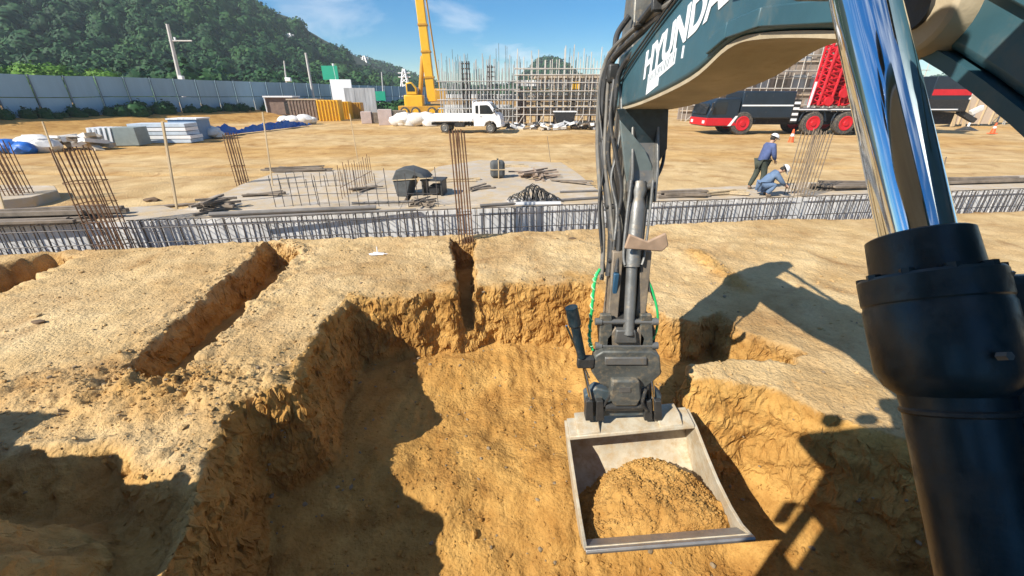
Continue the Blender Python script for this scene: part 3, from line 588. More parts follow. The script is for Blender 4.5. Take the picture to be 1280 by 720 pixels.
hose('hose', HQ((838, 0, 3.2), (805, 25, 3.7), (776, 55, 4.2), (762, 95, 4.3), (758, 140, 4.25), (756, 200, 4.1), (763, 260, 3.95), (768, 330, 3.75), (762, 395, 3.6), (757, 430, 3.52)), .017, M_hose2)
hose('hose', HQ((768, 100, 4.2), (763, 150, 4.1), (771, 200, 4.0), (777, 240, 3.92), (771, 280, 3.86), (765, 330, 3.74)), .020)
hose('hose', HQ((775, 105, 4.22), (777, 150, 4.12), (770, 195, 4.05), (764, 225, 4.0), (771, 262, 3.9), (768, 300, 3.8)), .013, M_ltsteel)
hose('hose', HQ((772, 60, 4.25), (755, 90, 4.35), (749, 130, 4.32), (755, 200, 4.1), (749, 250, 4.02), (750, 290, 3.9), (756, 340, 3.8)), .013, M_hose)
hose('hose', HQ((828, 138, 4.35), (831, 170, 4.3), (828, 205, 4.2), (816, 228, 4.1), (800, 236, 3.98)), .016, M_hose)
hose('hose', HQ((822, 138, 4.35), (824, 165, 4.3), (819, 192, 4.2), (808, 205, 4.1), (795, 208, 4.0)), .024, M_hose)
hose('hose', HQ((810, 235, 4.0), (806, 260, 3.9), (801, 290, 3.8), (808, 330, 3.72), (812, 365, 3.66)), .012, M_ltsteel)
hose('hose', HQ((787, 20, 4.4), (772, 42, 4.45), (768, 65, 4.4), (760, 100, 4.32)), .026)
for (a, b, y, w) in ((757, 175, 4.2, .14), (762, 258, 3.98, .13), (800, 30, 3.7, .12), (764, 325, 3.76, .12)):
    MB().box(atY(a + 3, b, y), (w, .07, .035)).build('hose_clamp', M_dksteel, EX, bevel=.008)
MB().box(atY(766, 92, 4.3), (.10, .10, .16)).build('swivel_block', M_dksteel, EX, bevel=.02)
MB().box(atY(768, 362, 3.66), (.05, .06, .35)).build('valve_manifold', mat('blue_valve', (.03, .09, .16), .4, .1), EX, bevel=.01)
gh = hose('green_hose', HQ((750, 336, 3.7), (744, 350, 3.66), (740, 385, 3.6), (737, 420, 3.55), (741, 438, 3.5)), .014, M_green)
pts = catmull(HQ((748, 340, 3.7), (743, 352, 3.66), (740, 385, 3.6), (737, 420, 3.55), (739, 434, 3.5)), 12); sp = []
for i, c in enumerate(pts):
    a = i * 1.5; sp.append(c + Vector((math.cos(a) * .019, math.sin(a) * .019, 0)))
MB().path(sp, .006, 6, 3).build('spiral_wrap', M_green2, gh)
hose('black_hose', HQ((806, 338, 3.7), (811, 355, 3.68), (818, 375, 3.66)), .013, M_hose)
hose('green_hose', HQ((808, 346, 3.7), (816, 365, 3.66), (822, 392, 3.6), (820, 415, 3.56), (811, 430, 3.52)), .012, M_green)
# ---- cab, house and running gear (behind and around the camera; they throw the shade on the right)
cab = MB().box((-.11, -.25, 3.50), (1.50, 1.72, .10)).build('cab_roof', M_paint, EX, bevel=.03)
MB().box((-.11, -.25, 3.435), (1.44, 1.66, .02)).box((-.07, -1.02, 2.05), (1.3, .02, 1.15)).build('cab_reflector_lining', mat('pale_lining', (.42, .44, .46), .8), EX)  # unseen pale lining, added to lighten what the chrome rod reflects
for p, q in (((-.76, .30, 1.6), (-.72, .26, 3.45)), ((.62, .12, 1.6), (.60, .10, 3.45)), ((-.76, -1.05, 1.6), (-.74, -1.05, 3.45)), ((.62, -1.05, 1.6), (.62, -1.05, 3.45)), ((-.76, -.45, 1.6), (-.74, -.45, 3.45))):
    MB().beam(p, q, .08, .08).build('cab_pillar', M_paint, cab)
MB().box((-.07, -1.06, 2.05), (1.36, .06, 1.2)).build('cab_back', M_paint, cab)
MB().box((-.765, -.5, 2.45), (.04, 1.12, 1.9)).box((-.765, .17, 1.85), (.04, .2, .7)).box((-.765, .17, 3.15), (.04, .2, .6)).build('cab_shade_door', M_paint, cab)  # solid in place of glass, small gap left: shaped for the shadow it casts
for x in (-.45, -.1, .3): MB().box((x, .66, 3.60), (.16, .10, .12)).build('roof_lamp', M_dksteel, cab, bevel=.02)
MB().box((-.95, .30, 2.75), (.16, .05, .32)).build('mirror', M_dksteel, cab, bevel=.02)
MB().beam((-.76, .28, 2.9), (-.93, .30, 2.85), .02, .02).build('mirror_stay', M_dksteel, cab)
MB().box((.45, -1.9, 1.75), (2.5, 1.7, 1.5)).box((.45, -2.9, 1.7), (2.4, .5, 1.1)).build('engine_house', M_paint, EX, bevel=.05)
MB().box((1.9, -.8, 1.55), (.55, 1.5, .9)).build('tool_box', M_paint, EX, bevel=.04)
MB().box((.45, -1.0, 1.1), (2.4, 2.6, .18)).build('deck', M_dksteel, EX, bevel=.02)
MB().tube((.45, -1.3, .75), (.45, -1.3, 1.05), .55, n=32).build('slew_ring', M_dksteel, EX)
MB().box((.45, -1.3, .6), (1.5, 1.6, .35)).build('undercarriage_frame', M_dksteel, EX, bevel=.04)
for x in (-.65, 1.55):
    MB().prism([(.35, .30), (.42, .45), (.30, .75), (0, .86), (-2.6, .86), (-2.95, .72), (-3.05, .45), (-2.9, .2), (-2.6, .02), (0, .02), (.2, .1)], x - .25, x + .25).build('track', M_black, EX, bevel=.03)

# ================================================================== FOUNDATIONS: slabs, grade beam, starter bars
ang = math.atan(.1475)
def bp_(x, dy, z): return Vector((x, BEAM(x) + dy, z))
ST = tag(MB().add([bp_(-30, .50, -.3), bp_(32, .50, -.3), bp_(32, 1.25, -.3), bp_(-30, 1.6, -.3), bp_(-30, .50, .47), bp_(32, .50, .47), bp_(32, 1.25, .47), bp_(-30, 1.6, .47)],
    [(0, 1, 2, 3), (4, 5, 6, 7), (0, 1, 5, 4), (1, 2, 6, 5), (2, 3, 7, 6), (3, 0, 4, 7)]).build('foundation_strip', M_conc, bevel=.015), 'long pale concrete foundation strip right behind the rebar cage row', 'foundation')
fm = MB()
for i in range(52):                                # shuttering boards on the strip's face
    x0 = -22 + i * .92; p, q = bp_(x0 + .01, .485, .03), bp_(x0 + .91, .485, .03)
    fm.beam(p, q, .018, .84)
fm.build('face_boards', M_form, ST)
def slab(name, pts, z, th, label, m=M_conc):
    g = [at(a, b, z) for a, b in pts]; n = len(g)
    v = [(p.x, p.y, z) for p in g] + [(p.x, p.y, z - th) for p in g]
    o = MB().add(v, [tuple(range(n)), tuple(range(n, 2 * n))[::-1]] + [(i, (i + 1) % n, n + (i + 1) % n, n + i) for i in range(n)]).build(name, m, bevel=.015)
    return tag(o, label, 'foundation')
slab('foundation_pad', [(228, 262), (262, 246), (282, 240), (300, 231), (345, 215), (405, 212), (500, 213), (520, 225), (505, 252), (500, 262)], .476, .4, 'pale concrete pad left of the gaping dark crate, planted with short rebar')
slab('foundation_pad', [(508, 258), (524, 224), (548, 208), (600, 200), (702, 203), (722, 216), (752, 241), (756, 254), (640, 254)], .482, .4, 'wide pale concrete pad under the tarped box and hoop heap, mid-site')
slab('foundation_pad', [(-60, 247), (0, 250), (40, 246), (72, 238), (68, 232), (0, 231), (-60, 236)], .60, .40, 'low concrete pad at the far left edge carrying a bundle of starter bars')
slab('foundation_pad', [(-120, 277), (60, 272), (170, 268), (222, 262), (205, 257), (60, 262), (-120, 268)], .478, .3, 'thin bright concrete pad behind the long timber pile at left')
slab('foundation_pad', [(820, 246), (900, 242), (1010, 236), (1100, 232), (1300, 226), (1300, 218), (1000, 228), (850, 236), (822, 239)], .478, .3, 'narrow concrete pad under the workers, right of the excavator arm')
# ---- grade-beam cages, in four lengths between the columns
stir_me = {}
def stirrup(w, h):
    k = (w, h)
    if k not in stir_me:
        m = MB(); r = .0105
        m.path([(0, 0, -.3), (0, 0, h), (0, w, h), (0, w, -.3), (0, 0, -.3)], r, 5, smooth=False)
        m.tube((0, 0, h - .02), (0, 0, h + .05), r * .9, n=5)
        o = m.build('stirrup', M_rebar2); stir_me[k] = o.data; bpy.data.objects.remove(o)
    return stir_me[k]
xs = [at(20, 300, .2).x - 5.0, at(140, 300, .2).x, at(583, 285, .2).x, at(1000, 262, .2).x, at(1280, 250, .2).x + 2.2]
labs = ['grey stirrup cage of the grade beam left of the leaning rusty bar bundle',
        'grey stirrup cage of the grade beam between the leaning and the middle bar bundle',
        'grey stirrup cage of the grade beam passing behind the excavator arm',
        'grey stirrup cage of the grade beam at right, behind the chrome cylinder rod']
for k in range(4):
    x0, x1 = xs[k] + .12, xs[k + 1] - .12
    T = thing('stirrup_cage', labs[k], 'rebar cage', (x0, BEAM(x0) + .12, 0), ang, 'grade beam cages'); Ln = (x1 - x0) / math.cos(ang)
    for yy, zz in ((0, .08), (0, .40), (.27, .50)):
        MB().tube((0, yy - .012, zz), (Ln, yy - .012, zz), .011, n=6).build('long_bar', M_rebar2, T)
    n = min(99, int(Ln / .175))
    for i in range(n):
        o = bpy.data.objects.new('stirrup', stirrup(.27, .50)); C.objects.link(o); o.parent = T
        o.location = (Ln * (i + .5) / n + random.uniform(-.035, .035), 0, random.uniform(-.03, .02)); o.rotation_euler = (random.uniform(-.03, .03), random.uniform(-.05, .05), random.uniform(-.10, .10))
# ---- bundles of tall starter bars
def bundle(label, base, h, w, d, n, lean=(0, 0), m=M_rebar, r=.0125, name='starter_bars', group='tall starter bar bundles', ties=3):
    T = thing(name, label, 'rebar', base, ang, group); pos = []
    k = max(2, n // 2)
    for i in range(k): pos += [(-w / 2 + w * i / (k - 1), -d / 2), (-w / 2 + w * i / (k - 1), d / 2)]
    for (x, y) in pos:
        hh = h * random.uniform(.965, 1.01); a = random.uniform(-.012, .012); b = random.uniform(-.012, .012)
        MB().path([(x, y, -.1), (x + lean[0] * hh * .5 + random.uniform(-.012, .012), y, hh * .5), (x + (lean[0] + a) * hh, y + (lean[1] + b) * hh, hh)], r, 6, 4).build('bar', m, T)
    for i in range(ties):
        z = .15 + i * .42 + random.uniform(-.05, .05); o = lean[0] * z
        MB().path([(x + o, y, z + random.uniform(-.015, .015)) for x, y in ((-w / 2 - .015, -d / 2 - .015), (w / 2 + .015, -d / 2 - .015), (w / 2 + .015, d / 2 + .015), (-w / 2 - .015, d / 2 + .015), (-w / 2 - .015, -d / 2 - .015))], .008, 5, smooth=False).build('tie', m, T)
    return T
p = at(140, 312, 0); bundle('thick bundle of tall rusty bars leaning left, in front of the beam at left', (p.x, p.y + .1, 0), 2.02, .52, .32, 14, (-.03, 0), ties=4)
p = at(582, 300, 0); bundle('tight bundle of tall reddish bars standing at the head of the short trench, mid-site', (p.x, p.y + .1, 0), 2.28, .30, .2, 12, (-.03, 0), ties=2)
p = at(994, 266, 0); bundle('fan of tall straight bars beside the crouching worker', (p.x, p.y + .1, 0), 2.12, .56, .34, 14, (.03, 0), m=mat('brown_rebar', (.22, .17, .12), .75, .2, .4, 10), ties=1)
p = at(22, 243, .6); bundle('rusty bar bundle on the low pad at the far left edge', (p.x, p.y, .6), 1.3, .5, .3, 12, (-.03, 0), ties=2)
p = at(304, 231, .40); bundle('small distant bundle of rusty bars by the pad with short rebar', (p.x, p.y, .38), 1.55, .28, .2, 10, (0, 0), ties=2)
def row(label, p0, p1, n, h, r=.009, m=M_rebar):
    T = thing('starter_bar_row', label, 'rebar', (p0.x, p0.y, p0.z), 0, 'rows of short starter bars'); d = p1 - p0
    for i in range(n):
        q = d * (i / (n - 1)); hh = h * random.uniform(.8, 1.05)
        MB().tube((q.x, q.y, -.05), (q.x + random.uniform(-.03, .03), q.y, hh), r, n=5).build('bar', m, T)
    q = d; MB().tube((0, -.012, h * .35), (q.x, q.y - .012, h * .35), r * .8, n=5).build('cross_bar', m, T)
    return T
row('dense diagonal row of rusty short bars, tallest of the short bar rows', at(428, 249, .47), at(466, 226, .47), 14, .85)
row('sparse front row of short bars along the left pad, before the open crate', at(400, 258, .476), at(548, 258, .476), 13, .88, m=M_rebar2)
row('sparse row of short bars at the left end of the left pad', at(345, 259, .476), at(398, 256, .476), 6, .72, m=M_rebar2)
row('faint rear row of short bars on the left pad by the wooden stakes', at(352, 236, .476), at(430, 232, .476), 9, .45, m=M_rebar2)
# ---- wooden stakes
STK = ((84, 239, 53, 152, 'wooden stake leaning left between the two bar bundles at left', .022), (221, 265, 203, 152, 'tall pale wooden stake in front of the striped sheet stack', .028),
       (341, 236, 328, 140, 'thin wooden stake standing at the left pad, before the blue tarp', .020), (448, 204, 437, 142, 'thin wooden stake in front of the yellow containers', .020),
       (9, 275, -6, 225, 'short wooden stake at the left frame edge in front of the low pad', .018), (689, 204, 684, 170, 'thin dark stick standing behind the hoop heap', .012),
       (1177, 222, 1183, 196, 'short dark stick right of the chrome cylinder rod', .014))
for bx_, by_, tx_, ty_, lab, r in STK:
    z0 = .38 if by_ < 260 else .36; b = at(bx_, by_, z0); t_ = atY(tx_, ty_, b.y)
    o = MB().beam((0, 0, -.1), t_ - b, r * 1.5, r * 1.5).build('wooden_stake', M_wood if r > .015 else M_oldwood, loc=b); tag(o, lab, 'stake', 'stakes')
# ---- loose stuff lying about on the slabs
def pile(name, label, cat, p, L, n, w, m, rz=0, jz=.25, sz=(.05, .05), part='plank', spread=.35, hgt=.18):
    T = thing(name, label, cat, p, rz)
    for i in range(n):
        l = L * random.uniform(.55, 1.0); a = random.uniform(-jz, jz); x = random.uniform(-.2, .2) * (L - l); y = random.uniform(-spread, spread) * w; z = sz[1] / 2 + (i / n) * hgt
        MB().box((x, y, z), (l, sz[0], sz[1]), rz=a, ry=random.uniform(-.02, .02)).build(part, m, T)
    return T
pile('timber_pile', 'long dark timber pile lying on the foundation at the left edge', 'timber', at(40, 272, .49), 4.2, 9, .7, M_oldwood, ang, .05, (.12, .08), hgt=.12)
pile('timber_pile', 'dark stacked boards lying left of the leaning bar bundle, nearer the beam', 'timber', at(28, 281, .47), 3.0, 6, .5, M_oldwood, ang + .05, .06, (.10, .05), hgt=.08)
for (a, b, c, d, r, lab) in ((262, 268, 470, 259, .05, 'thickest grey pipe lying on the left pad edge behind the cage'), (300, 272, 520, 262, .03, 'thin grey pipe lying just in front of the thickest pipe'),
                             (440, 254, 545, 251, .03, 'short grey pipe below the open dark crate'), (600, 257, 750, 247, .035, 'long dark pipe lying below the hoop heap'),
                             (700, 240, 760, 238, .03, 'short pipe at the right end of the wide pad by the arm')):
    p, q = at(a, b, .48 + r), at(c, d, .48 + r); tag(MB().tube((0, 0, 0), q - p, r, n=10).build('pipe', mat('dull_pipe', (.19, .175, .16), .6, .2, .3, 3), loc=p), lab, 'pipe', 'pipes on the slabs')
pile('timber_heap', 'splayed scrap wood heap at the left end of the left pad', 'timber', at(272, 262, .47), 1.1, 12, .5, M_oldwood, .5, 1.2, (.06, .05), hgt=.25)
pile('timber_heap', 'flat scatter of boards on the rear edge of the left pad', 'timber', at(372, 214, .47), 2.6, 10, .7, M_oldwood, .05, .3, (.08, .04), hgt=.12)
pile('timber_heap', 'dry brush-like heap of sticks lying right of the open crate, near the cage', 'timber', at(528, 256, .47), .8, 16, .4, M_oldwood, 0, 1.4, (.03, .03), part='stick', hgt=.12)
pile('timber_heap', 'brown scrap wood strewn behind the hoop heap', 'timber', at(672, 222, .47), 1.5, 16, 1.2, mat('scrap_wood', (.34, .25, .18), .8, 0, .3), .6, 1.2, (.07, .04), hgt=.2)
pile('timber_heap', 'pale loose planks on the ground left of the workers', 'timber', at(902, 243, .47), 1.5, 9, .5, M_wood, .2, .5, (.09, .03), hgt=.1)
pile('timber_pile', 'low brown timber pile right beside the excavator arm', 'timber', at(852, 246, .47), 1.5, 7, .4, M_oldwood, .1, .15, (.1, .05), hgt=.14)
pile('timber_pile', 'long dark board pile right of the workers, behind the chrome rod', 'timber', at(1075, 236, .47), 3.2, 10, .7, M_oldwood, ang - .05, .06, (.12, .05), hgt=.16)
pile('timber_pile', 'long grey beams lying at the far right behind the cage', 'timber', at(1225, 229, .47), 3.4, 10, .6, M_oldwood, ang - .04, .06, (.1, .06), hgt=.13)
pile('timber_heap', 'two crossed planks half buried between the low pad and the beam, left', 'timber', at(205, 259, .37), 1.5, 3, .2, M_oldwood, .25, .2, (.1, .03), part='plank', hgt=.03)
for a, b, L, n, rz, m_, lab in ((330, 244, 1.2, 5, .3, M_oldwood, 'few dark boards lying inside the short rebar on the left pad'), (455, 236, 1.0, 6, .9, M_oldwood, 'small board scatter just behind the dense diagonal rebar row'),
                            (575, 226, 1.6, 4, .05, M_wood, 'pale battens lying between the open crate and the tall middle bars'), (600, 236, 1.0, 7, .6, M_oldwood, 'dark offcuts lying right of the tall middle bars on the wide pad'),
                            (715, 228, 1.4, 6, -.5, M_oldwood, 'thin offcuts near the right rim of the wide pad'), (640, 208, 1.5, 5, .1, M_wood, 'pale boards at the rear rim of the wide pad')):
    pile('board_scatter', lab, 'boards', at(a, b, .482), L, n, .6, m_, rz, .5, (.07, .03), hgt=.05)
# dark open crate with sheet draped over it
p = at(520, 243, .48); T = thing('open_crate', 'dark open crate gaping to the right with sheets thrown over it, on the left pad', 'crate', p, -.1)
MB().prism([(-.42, 0), (-.5, .45), (-.38, .68), (-.1, .72), (.28, .60), (.42, .46), (.36, .44), (.1, .55), (-.02, .40), (-.12, .1), (-.12, 0)], -.3, .35, 'y').build('draped_sheet', M_dkgrey, T, bevel=.02)
MB().box((.50, .1, .40), (.62, .5, .04)).box((.25, .1, .2), (.05, .5, .4)).box((.75, .1, .2), (.05, .5, .4)).build('frame', M_dksteel, T, bevel=.01)
MB().box((.55, .1, .15), (.3, .4, .22)).build('tool_case', M_black, T, bevel=.03)
MB().beam((-.5, -.32, .42), (.6, -.3, .50), .02, .02).build('loose_rod', M_wood, T)
# round-cornered tarped box
p = at(622, 222, .48); T = thing('tarped_box', 'rounded dark grey tarped box tied with a pale strap, on the wide pad', 'box', p, .1)
bx = MB().box((0, 0, .28), (.46, .4, .52)).build('cover', M_dkgrey, T, bevel=.1, seg=4)
MB().box((0, 0, .28), (.47, .42, .03)).box((.02, 0, .28), (.03, .42, .54)).build('strap', M_wood, T)
MB().beam((0, 0, .53), (.01, 0, .60), .05, .05).build('knot', M_dkgrey, T)
# heap of bundled ties
p = at(667, 253, .485); T = thing('hoop_heap', 'triangular heap of bundled dark hoops on two skids, below the scrap wood', 'rebar', p, .05)
for i in range(34):
    x = random.uniform(-.55, .55); hh = .42 * (1 - abs(x) / .75); y = random.uniform(-.12, .12)
    MB().path([(x - .12, y, .05), (x - .05, y + .05, hh), (x + .08, y, hh * .9), (x + .14, y - .04, .06)], .012, 5, 3).build('hoop', M_dksteel, T)
for y in (-.2, .15): MB().box((0, y, .03), (1.3, .05, .06)).build('skid', M_white, T)
p = at(665, 256, .485)
# survey marker on the bench
p = at(472, 317, .0); T = thing('survey_marker', 'small white peg standing in a splash of lime on the near bench', 'marker', (p.x, p.y, float(ground(np.array([p.x]), np.array([p.y]))[0][0])))
MB().tube((0, 0, -.02), (.0, 0, .16), .011, n=8).build('peg', M_white, T)
ls = MB(); pts_ = [(math.cos(a) * (.16 + random.uniform(-.05, .05)) * 1.2, math.sin(a) * (.09 + random.uniform(-.03, .03)), .012 + 0 * a) for a in [i * .35 for i in range(18)]]
ls.add(pts_ + [(0, 0, .03)], [(i, (i + 1) % 18, 18) for i in range(18)]).build('lime_patch', M_white, T)
for (a, b, s, lab) in ((50, 406, .055, 'dark flat clod lying on the left bench'), (715, 297, .05, 'small dark clod at the foot of the beam left of the arm'), (190, 252, .12, 'brown clod on the sand right of the low pad')):
    p = at(a, b, 0 if b > 290 else .35); z = float(ground(np.array([p.x]), np.array([p.y]))[0][0])
    tag(MB().ico((0, 0, s * .3), s, 2, (1.6, 1, .5), .22).build('soil_clod', mat('dark_clod', (.14, .09, .05), .9, 0, .3), loc=(p.x, p.y, z)), lab, 'clod')

# ================================================================== PEOPLE
def skinned(name, joints, edges, m, parent, sub=2, root=0):
    me = bpy.data.meshes.new(name); me.from_pydata([j[0] for j in joints], edges, []); me.materials.append(m)
    o = bpy.data.objects.new(name, me); C.objects.link(o); o.modifiers.new('s', 'SKIN'); me.skin_vertices or None
    sv = me.skin_vertices[0].data if len(me.skin_vertices) else None
    for i, j in enumerate(joints):
        r = j[1] if isinstance(j[1], tuple) else (j[1], j[1]); sv[i].radius = r; sv[i].use_root = (i == root)
    if sub: u = o.modifiers.new('u', 'SUBSURF'); u.levels = sub; u.render_levels = sub
    o.modifiers['s'].use_smooth_shade = True
    bpy.context.view_layer.update(); dg = bpy.context.evaluated_depsgraph_get(); nm = bpy.data.meshes.new_from_object(o.evaluated_get(dg)); nm.name = name
    o.modifiers.clear(); o.data = nm; o.parent = parent; return o
def person(label, loc, rz, J, sit=False):
    T = thing('person', label, 'person', loc, rz, None); V = Vector
    jt = {k: V(v) for k, v in J.items() if k[0] != '_'}
    order = ['pelvis', 'waist', 'chest', 'neck', 'hipL', 'kneeL', 'ankL', 'toeL', 'hipR', 'kneeR', 'ankR', 'toeR', 'shL', 'elL', 'wrL', 'shR', 'elR', 'wrR']
    rad = dict(pelvis=.12, waist=.12, chest=.14, neck=.055, hipL=.085, kneeL=.058, ankL=.042, toeL=.035, hipR=.085, kneeR=.058, ankR=.042, toeR=.035, shL=.06, elL=.042, wrL=.028, shR=.06, elR=.042, wrR=.028)
    I = {k: i for i, k in enumerate(order)}; E = [('pelvis', 'waist'), ('waist', 'chest'), ('chest', 'neck')]
    for s in 'LR': E += [('pelvis', 'hip' + s), ('hip' + s, 'knee' + s), ('knee' + s, 'ank' + s), ('ank' + s, 'toe' + s), ('chest', 'sh' + s), ('sh' + s, 'el' + s), ('el' + s, 'wr' + s)]
    joints = [(jt[k], rad[k]) for k in order]; edges = [(I[a], I[b]) for a, b in E]
    hd = jt['head']; joints.append((hd, .085)); edges.append((I['neck'], len(joints) - 1)); joints.append((hd + (hd - jt['neck']).normalized() * .10, .07)); edges.append((len(joints) - 2, len(joints) - 1))
    for s in 'LR':                                  # palm and five short fingers
        w = jt['wr' + s]; d = (w - jt['el' + s]).normalized(); x = frame(d)[0]; palm = w + d * .08; joints.append((palm, (.032, .018))); pi = len(joints) - 1; edges.append((I['wr' + s], pi))
        for f, ln in ((-.03, .065), (-.01, .08), (.012, .078), (.032, .06)):
            joints.append((palm + d * .03 + x * f, .009)); joints.append((palm + d * (.03 + ln) + x * f * 1.15 + Vector((0, 0, -.02)), .007)); k = len(joints); edges += [(pi, k - 2), (k - 2, k - 1)]
        joints.append((w + d * .06 - x * .06, .009)); edges.append((pi, len(joints) - 1))
    T.scale = (.84, .84, .84)
    body = skinned('body', joints, edges, M_skin, T, 1)
    def sub(name, ks, es, g, m):
        ii = {k: i for i, k in enumerate(ks)}; return skinned(name, [(jt[k], rad[k] * g + .02) for k in ks], [(ii[a], ii[b]) for a, b in es], m, T, 1)
    jk, tr = J.get('_m', (M_jacket, M_trous))
    sub('jacket', ['waist', 'chest', 'neck', 'shL', 'elL', 'wrL', 'shR', 'elR', 'wrR', 'pelvis'], [('pelvis', 'waist'), ('waist', 'chest'), ('chest', 'neck'), ('chest', 'shL'), ('shL', 'elL'), ('elL', 'wrL'), ('chest', 'shR'), ('shR', 'elR'), ('elR', 'wrR')], 1.3, jk)
    sub('trousers', ['pelvis', 'hipL', 'kneeL', 'ankL', 'hipR', 'kneeR', 'ankR'], [('pelvis', 'hipL'), ('hipL', 'kneeL'), ('kneeL', 'ankL'), ('pelvis', 'hipR'), ('hipR', 'kneeR'), ('kneeR', 'ankR')], 1.22, tr)
    for s in 'LR':
        a, b = jt['ank' + s], jt['toe' + s]; MB().beam(a + V((0, 0, -.03)), b + V((0, 0, -.01)), .10, .10, .09, .06).build('boot', M_boot, T, bevel=.025)
    up = (hd - jt['neck']).normalized(); hc = hd + up * .075; fd = V(J.get('_face', (1, 0, 0))).normalized(); m = MB(); n = 20; rows = [(.0, .155), (.0, .128), (.05, .122), (.10, .085), (.125, .02)]
    x_ = up.cross(fd).normalized(); f_ = x_.cross(up).normalized(); v = []; f = []
    for k, (h, r) in enumerate(rows):
        for i in range(n):
            a = 2 * math.pi * i / n; br = 1.25 if (k == 0 and math.cos(a) > .3) else 1
            v.append(hc + up * h + (f_ * math.cos(a) * r * 1.08 * br + x_ * math.sin(a) * r * .92))
    for k in range(len(rows) - 1): f += [(k * n + i, k * n + (i + 1) % n, (k + 1) * n + (i + 1) % n, (k + 1) * n + i) for i in range(n)]
    m.add(v, f + [tuple(range((len(rows) - 1) * n, len(rows) * n))]).build('helmet', M_helmet, T, smooth=60)
    MB().ico(hd + up * .01 + fd * .095, .016, 1, (1, 1, 1.3)).build('nose', M_skin, T)
    for s in (-1, 1):
        MB().ico(hd + up * .035 + fd * .078 + x_ * .032 * s, .011, 1).build('eye', M_black, T); MB().ico(hd + up * .01 + x_ * .088 * s, .02, 1, (.9, .5, 1.4)).build('ear', M_skin, T)
    MB().beam(hd - up * .035 + fd * .088 - x_ * .02, hd - up * .035 + fd * .088 + x_ * .02, .008, .008).build('mouth', mat('lips', (.3, .1, .08), .6), T)
    MB().ico(hd + up * .03 - fd * .03, .09, 2, (1, 1, .9)).build('hair', M_black, T)
    return T
p = at(943, 237, .478)
person('person in blue jacket, dark trousers and white helmet standing bent over a colleague', p, R(10), dict(
    pelvis=(.05, 0, .92), waist=(.10, 0, 1.08), chest=(.17, 0, 1.32), neck=(.20, 0, 1.50), head=(.25, 0, 1.60), hipL=(.05, .09, .88), kneeL=(.02, .12, .50), ankL=(-.14, .13, .09), toeL=(-.02, .14, .04),
    hipR=(.05, -.09, .88), kneeR=(.14, -.11, .50), ankR=(.05, -.12, .09), toeR=(.19, -.12, .04), shL=(.17, .18, 1.41), elL=(.22, .22, 1.14), wrL=(.38, .16, 1.02), shR=(.17, -.18, 1.41), elR=(.22, -.24, 1.14), wrR=(.36, -.16, .98), _face=(1, 0, -.45)))
p = at(952, 244, .478)
person('person in faded blue overalls and white helmet crouching at the cage by the tall bars', p, R(-15), dict(
    pelvis=(-.05, 0, .33), waist=(.03, 0, .46), chest=(.20, 0, .64), neck=(.32, 0, .75), head=(.41, 0, .80), hipL=(-.03, .10, .30), kneeL=(.28, .16, .44), ankL=(.08, .15, .08), toeL=(.22, .16, .04),
    hipR=(-.03, -.10, .30), kneeR=(.30, -.15, .38), ankR=(.08, -.14, .08), toeR=(.22, -.14, .04), shL=(.23, .17, .70), elL=(.42, .2, .50), wrL=(.56, .08, .40), shR=(.23, -.17, .70), elR=(.40, -.22, .48), wrR=(.55, -.1, .36), _face=(.8, 0, -.6), _m=(M_denim, M_denim)))

# ================================================================== VEHICLES
def wheel(T, x, y, r, w, rim, name='wheel', tyre=M_tyre):
    W_ = MB().lathe((x, y - w / 2, r), (x, y + w / 2, r), [(0, r * .6), (0, r * .93), (.1, r), (.9, r), (1, r * .93), (1, r * .6)], n=32).build('wheel', tyre, T)
    MB().lathe((x, y - w / 2 - .01, r), (x, y + w / 2 + .01, r), [(-.14, .04), (-.14, r * .22), (-.03, r * .26), (-.02, r * .50), (-.07, r * .56), (-.02, r * .64), (1.02, r * .64), (1.07, r * .56), (1.02, r * .5), (1.02, .04)], n=28).build('rim', rim, W_)
    return W_
p = at(582, 166, .36); T = thing('pickup_truck', 'white flatbed pickup truck parked on the sand in front of the scaffolding', 'truck', (p.x, p.y + .6, .37), R(-6)); T.scale = (1.08, 1.08, 1.08)
cab_ = [(.72, .42), (.72, 1.86), (.82, 1.96), (1.62, 1.99), (1.86, 1.90), (2.30, 1.32), (2.52, 1.12), (2.62, .80), (2.62, .40), (2.30, .36), (2.26, .56), (2.08, .74), (1.80, .78), (1.55, .66), (1.46, .42)]
cb = MB().prism(cab_, -.84, .84, 'y').build('cab', M_white, T, bevel=.05, seg=3)
for s in (-1, 1):
    y0 = s * .845
    MB().prism([(1.16, 1.22), (1.16, 1.76), (1.66, 1.78), (1.82, 1.70), (2.10, 1.28), (2.0, 1.22)], y0 - .006, y0 + .006, 'y').build('door_window', M_glass, cb)
    MB().prism([(.86, 1.26), (.86, 1.74), (1.06, 1.75), (1.06, 1.24)], y0 - .006, y0 + .006, 'y').build('quarter_window', M_glass, cb, bevel=.02)
    MB().box((2.59, s * .62, .84), (.08, .3, .2)).build('headlight', M_lamp, cb, bevel=.03)
    MB().box((2.15, s * .95, 1.42), (.08, .12, .26)).build('mirror', M_black, cb, bevel=.02)
    MB().box((1.25, s * .85, 1.05), (.16, .02, .03)).build('door_handle', M_black, cb)
MB().beam((1.87, 0, 1.86), (2.28, 0, 1.345), .02, 1.45).box((0, 0, 0), (0, 0, 0)).build('windscreen', M_glass, cb) if 0 else MB().add([(1.885, -.7, 1.885), (1.885, .7, 1.885), (2.315, .74, 1.335), (2.315, -.74, 1.335), (1.86, -.7, 1.86), (1.86, .7, 1.86), (2.29, .74, 1.31), (2.29, -.74, 1.31)], [(0, 1, 2, 3), (7, 6, 5, 4), (0, 4, 5, 1), (1, 5, 6, 2), (2, 6, 7, 3), (3, 7, 4, 0)]).build('windscreen', M_glass, cb)
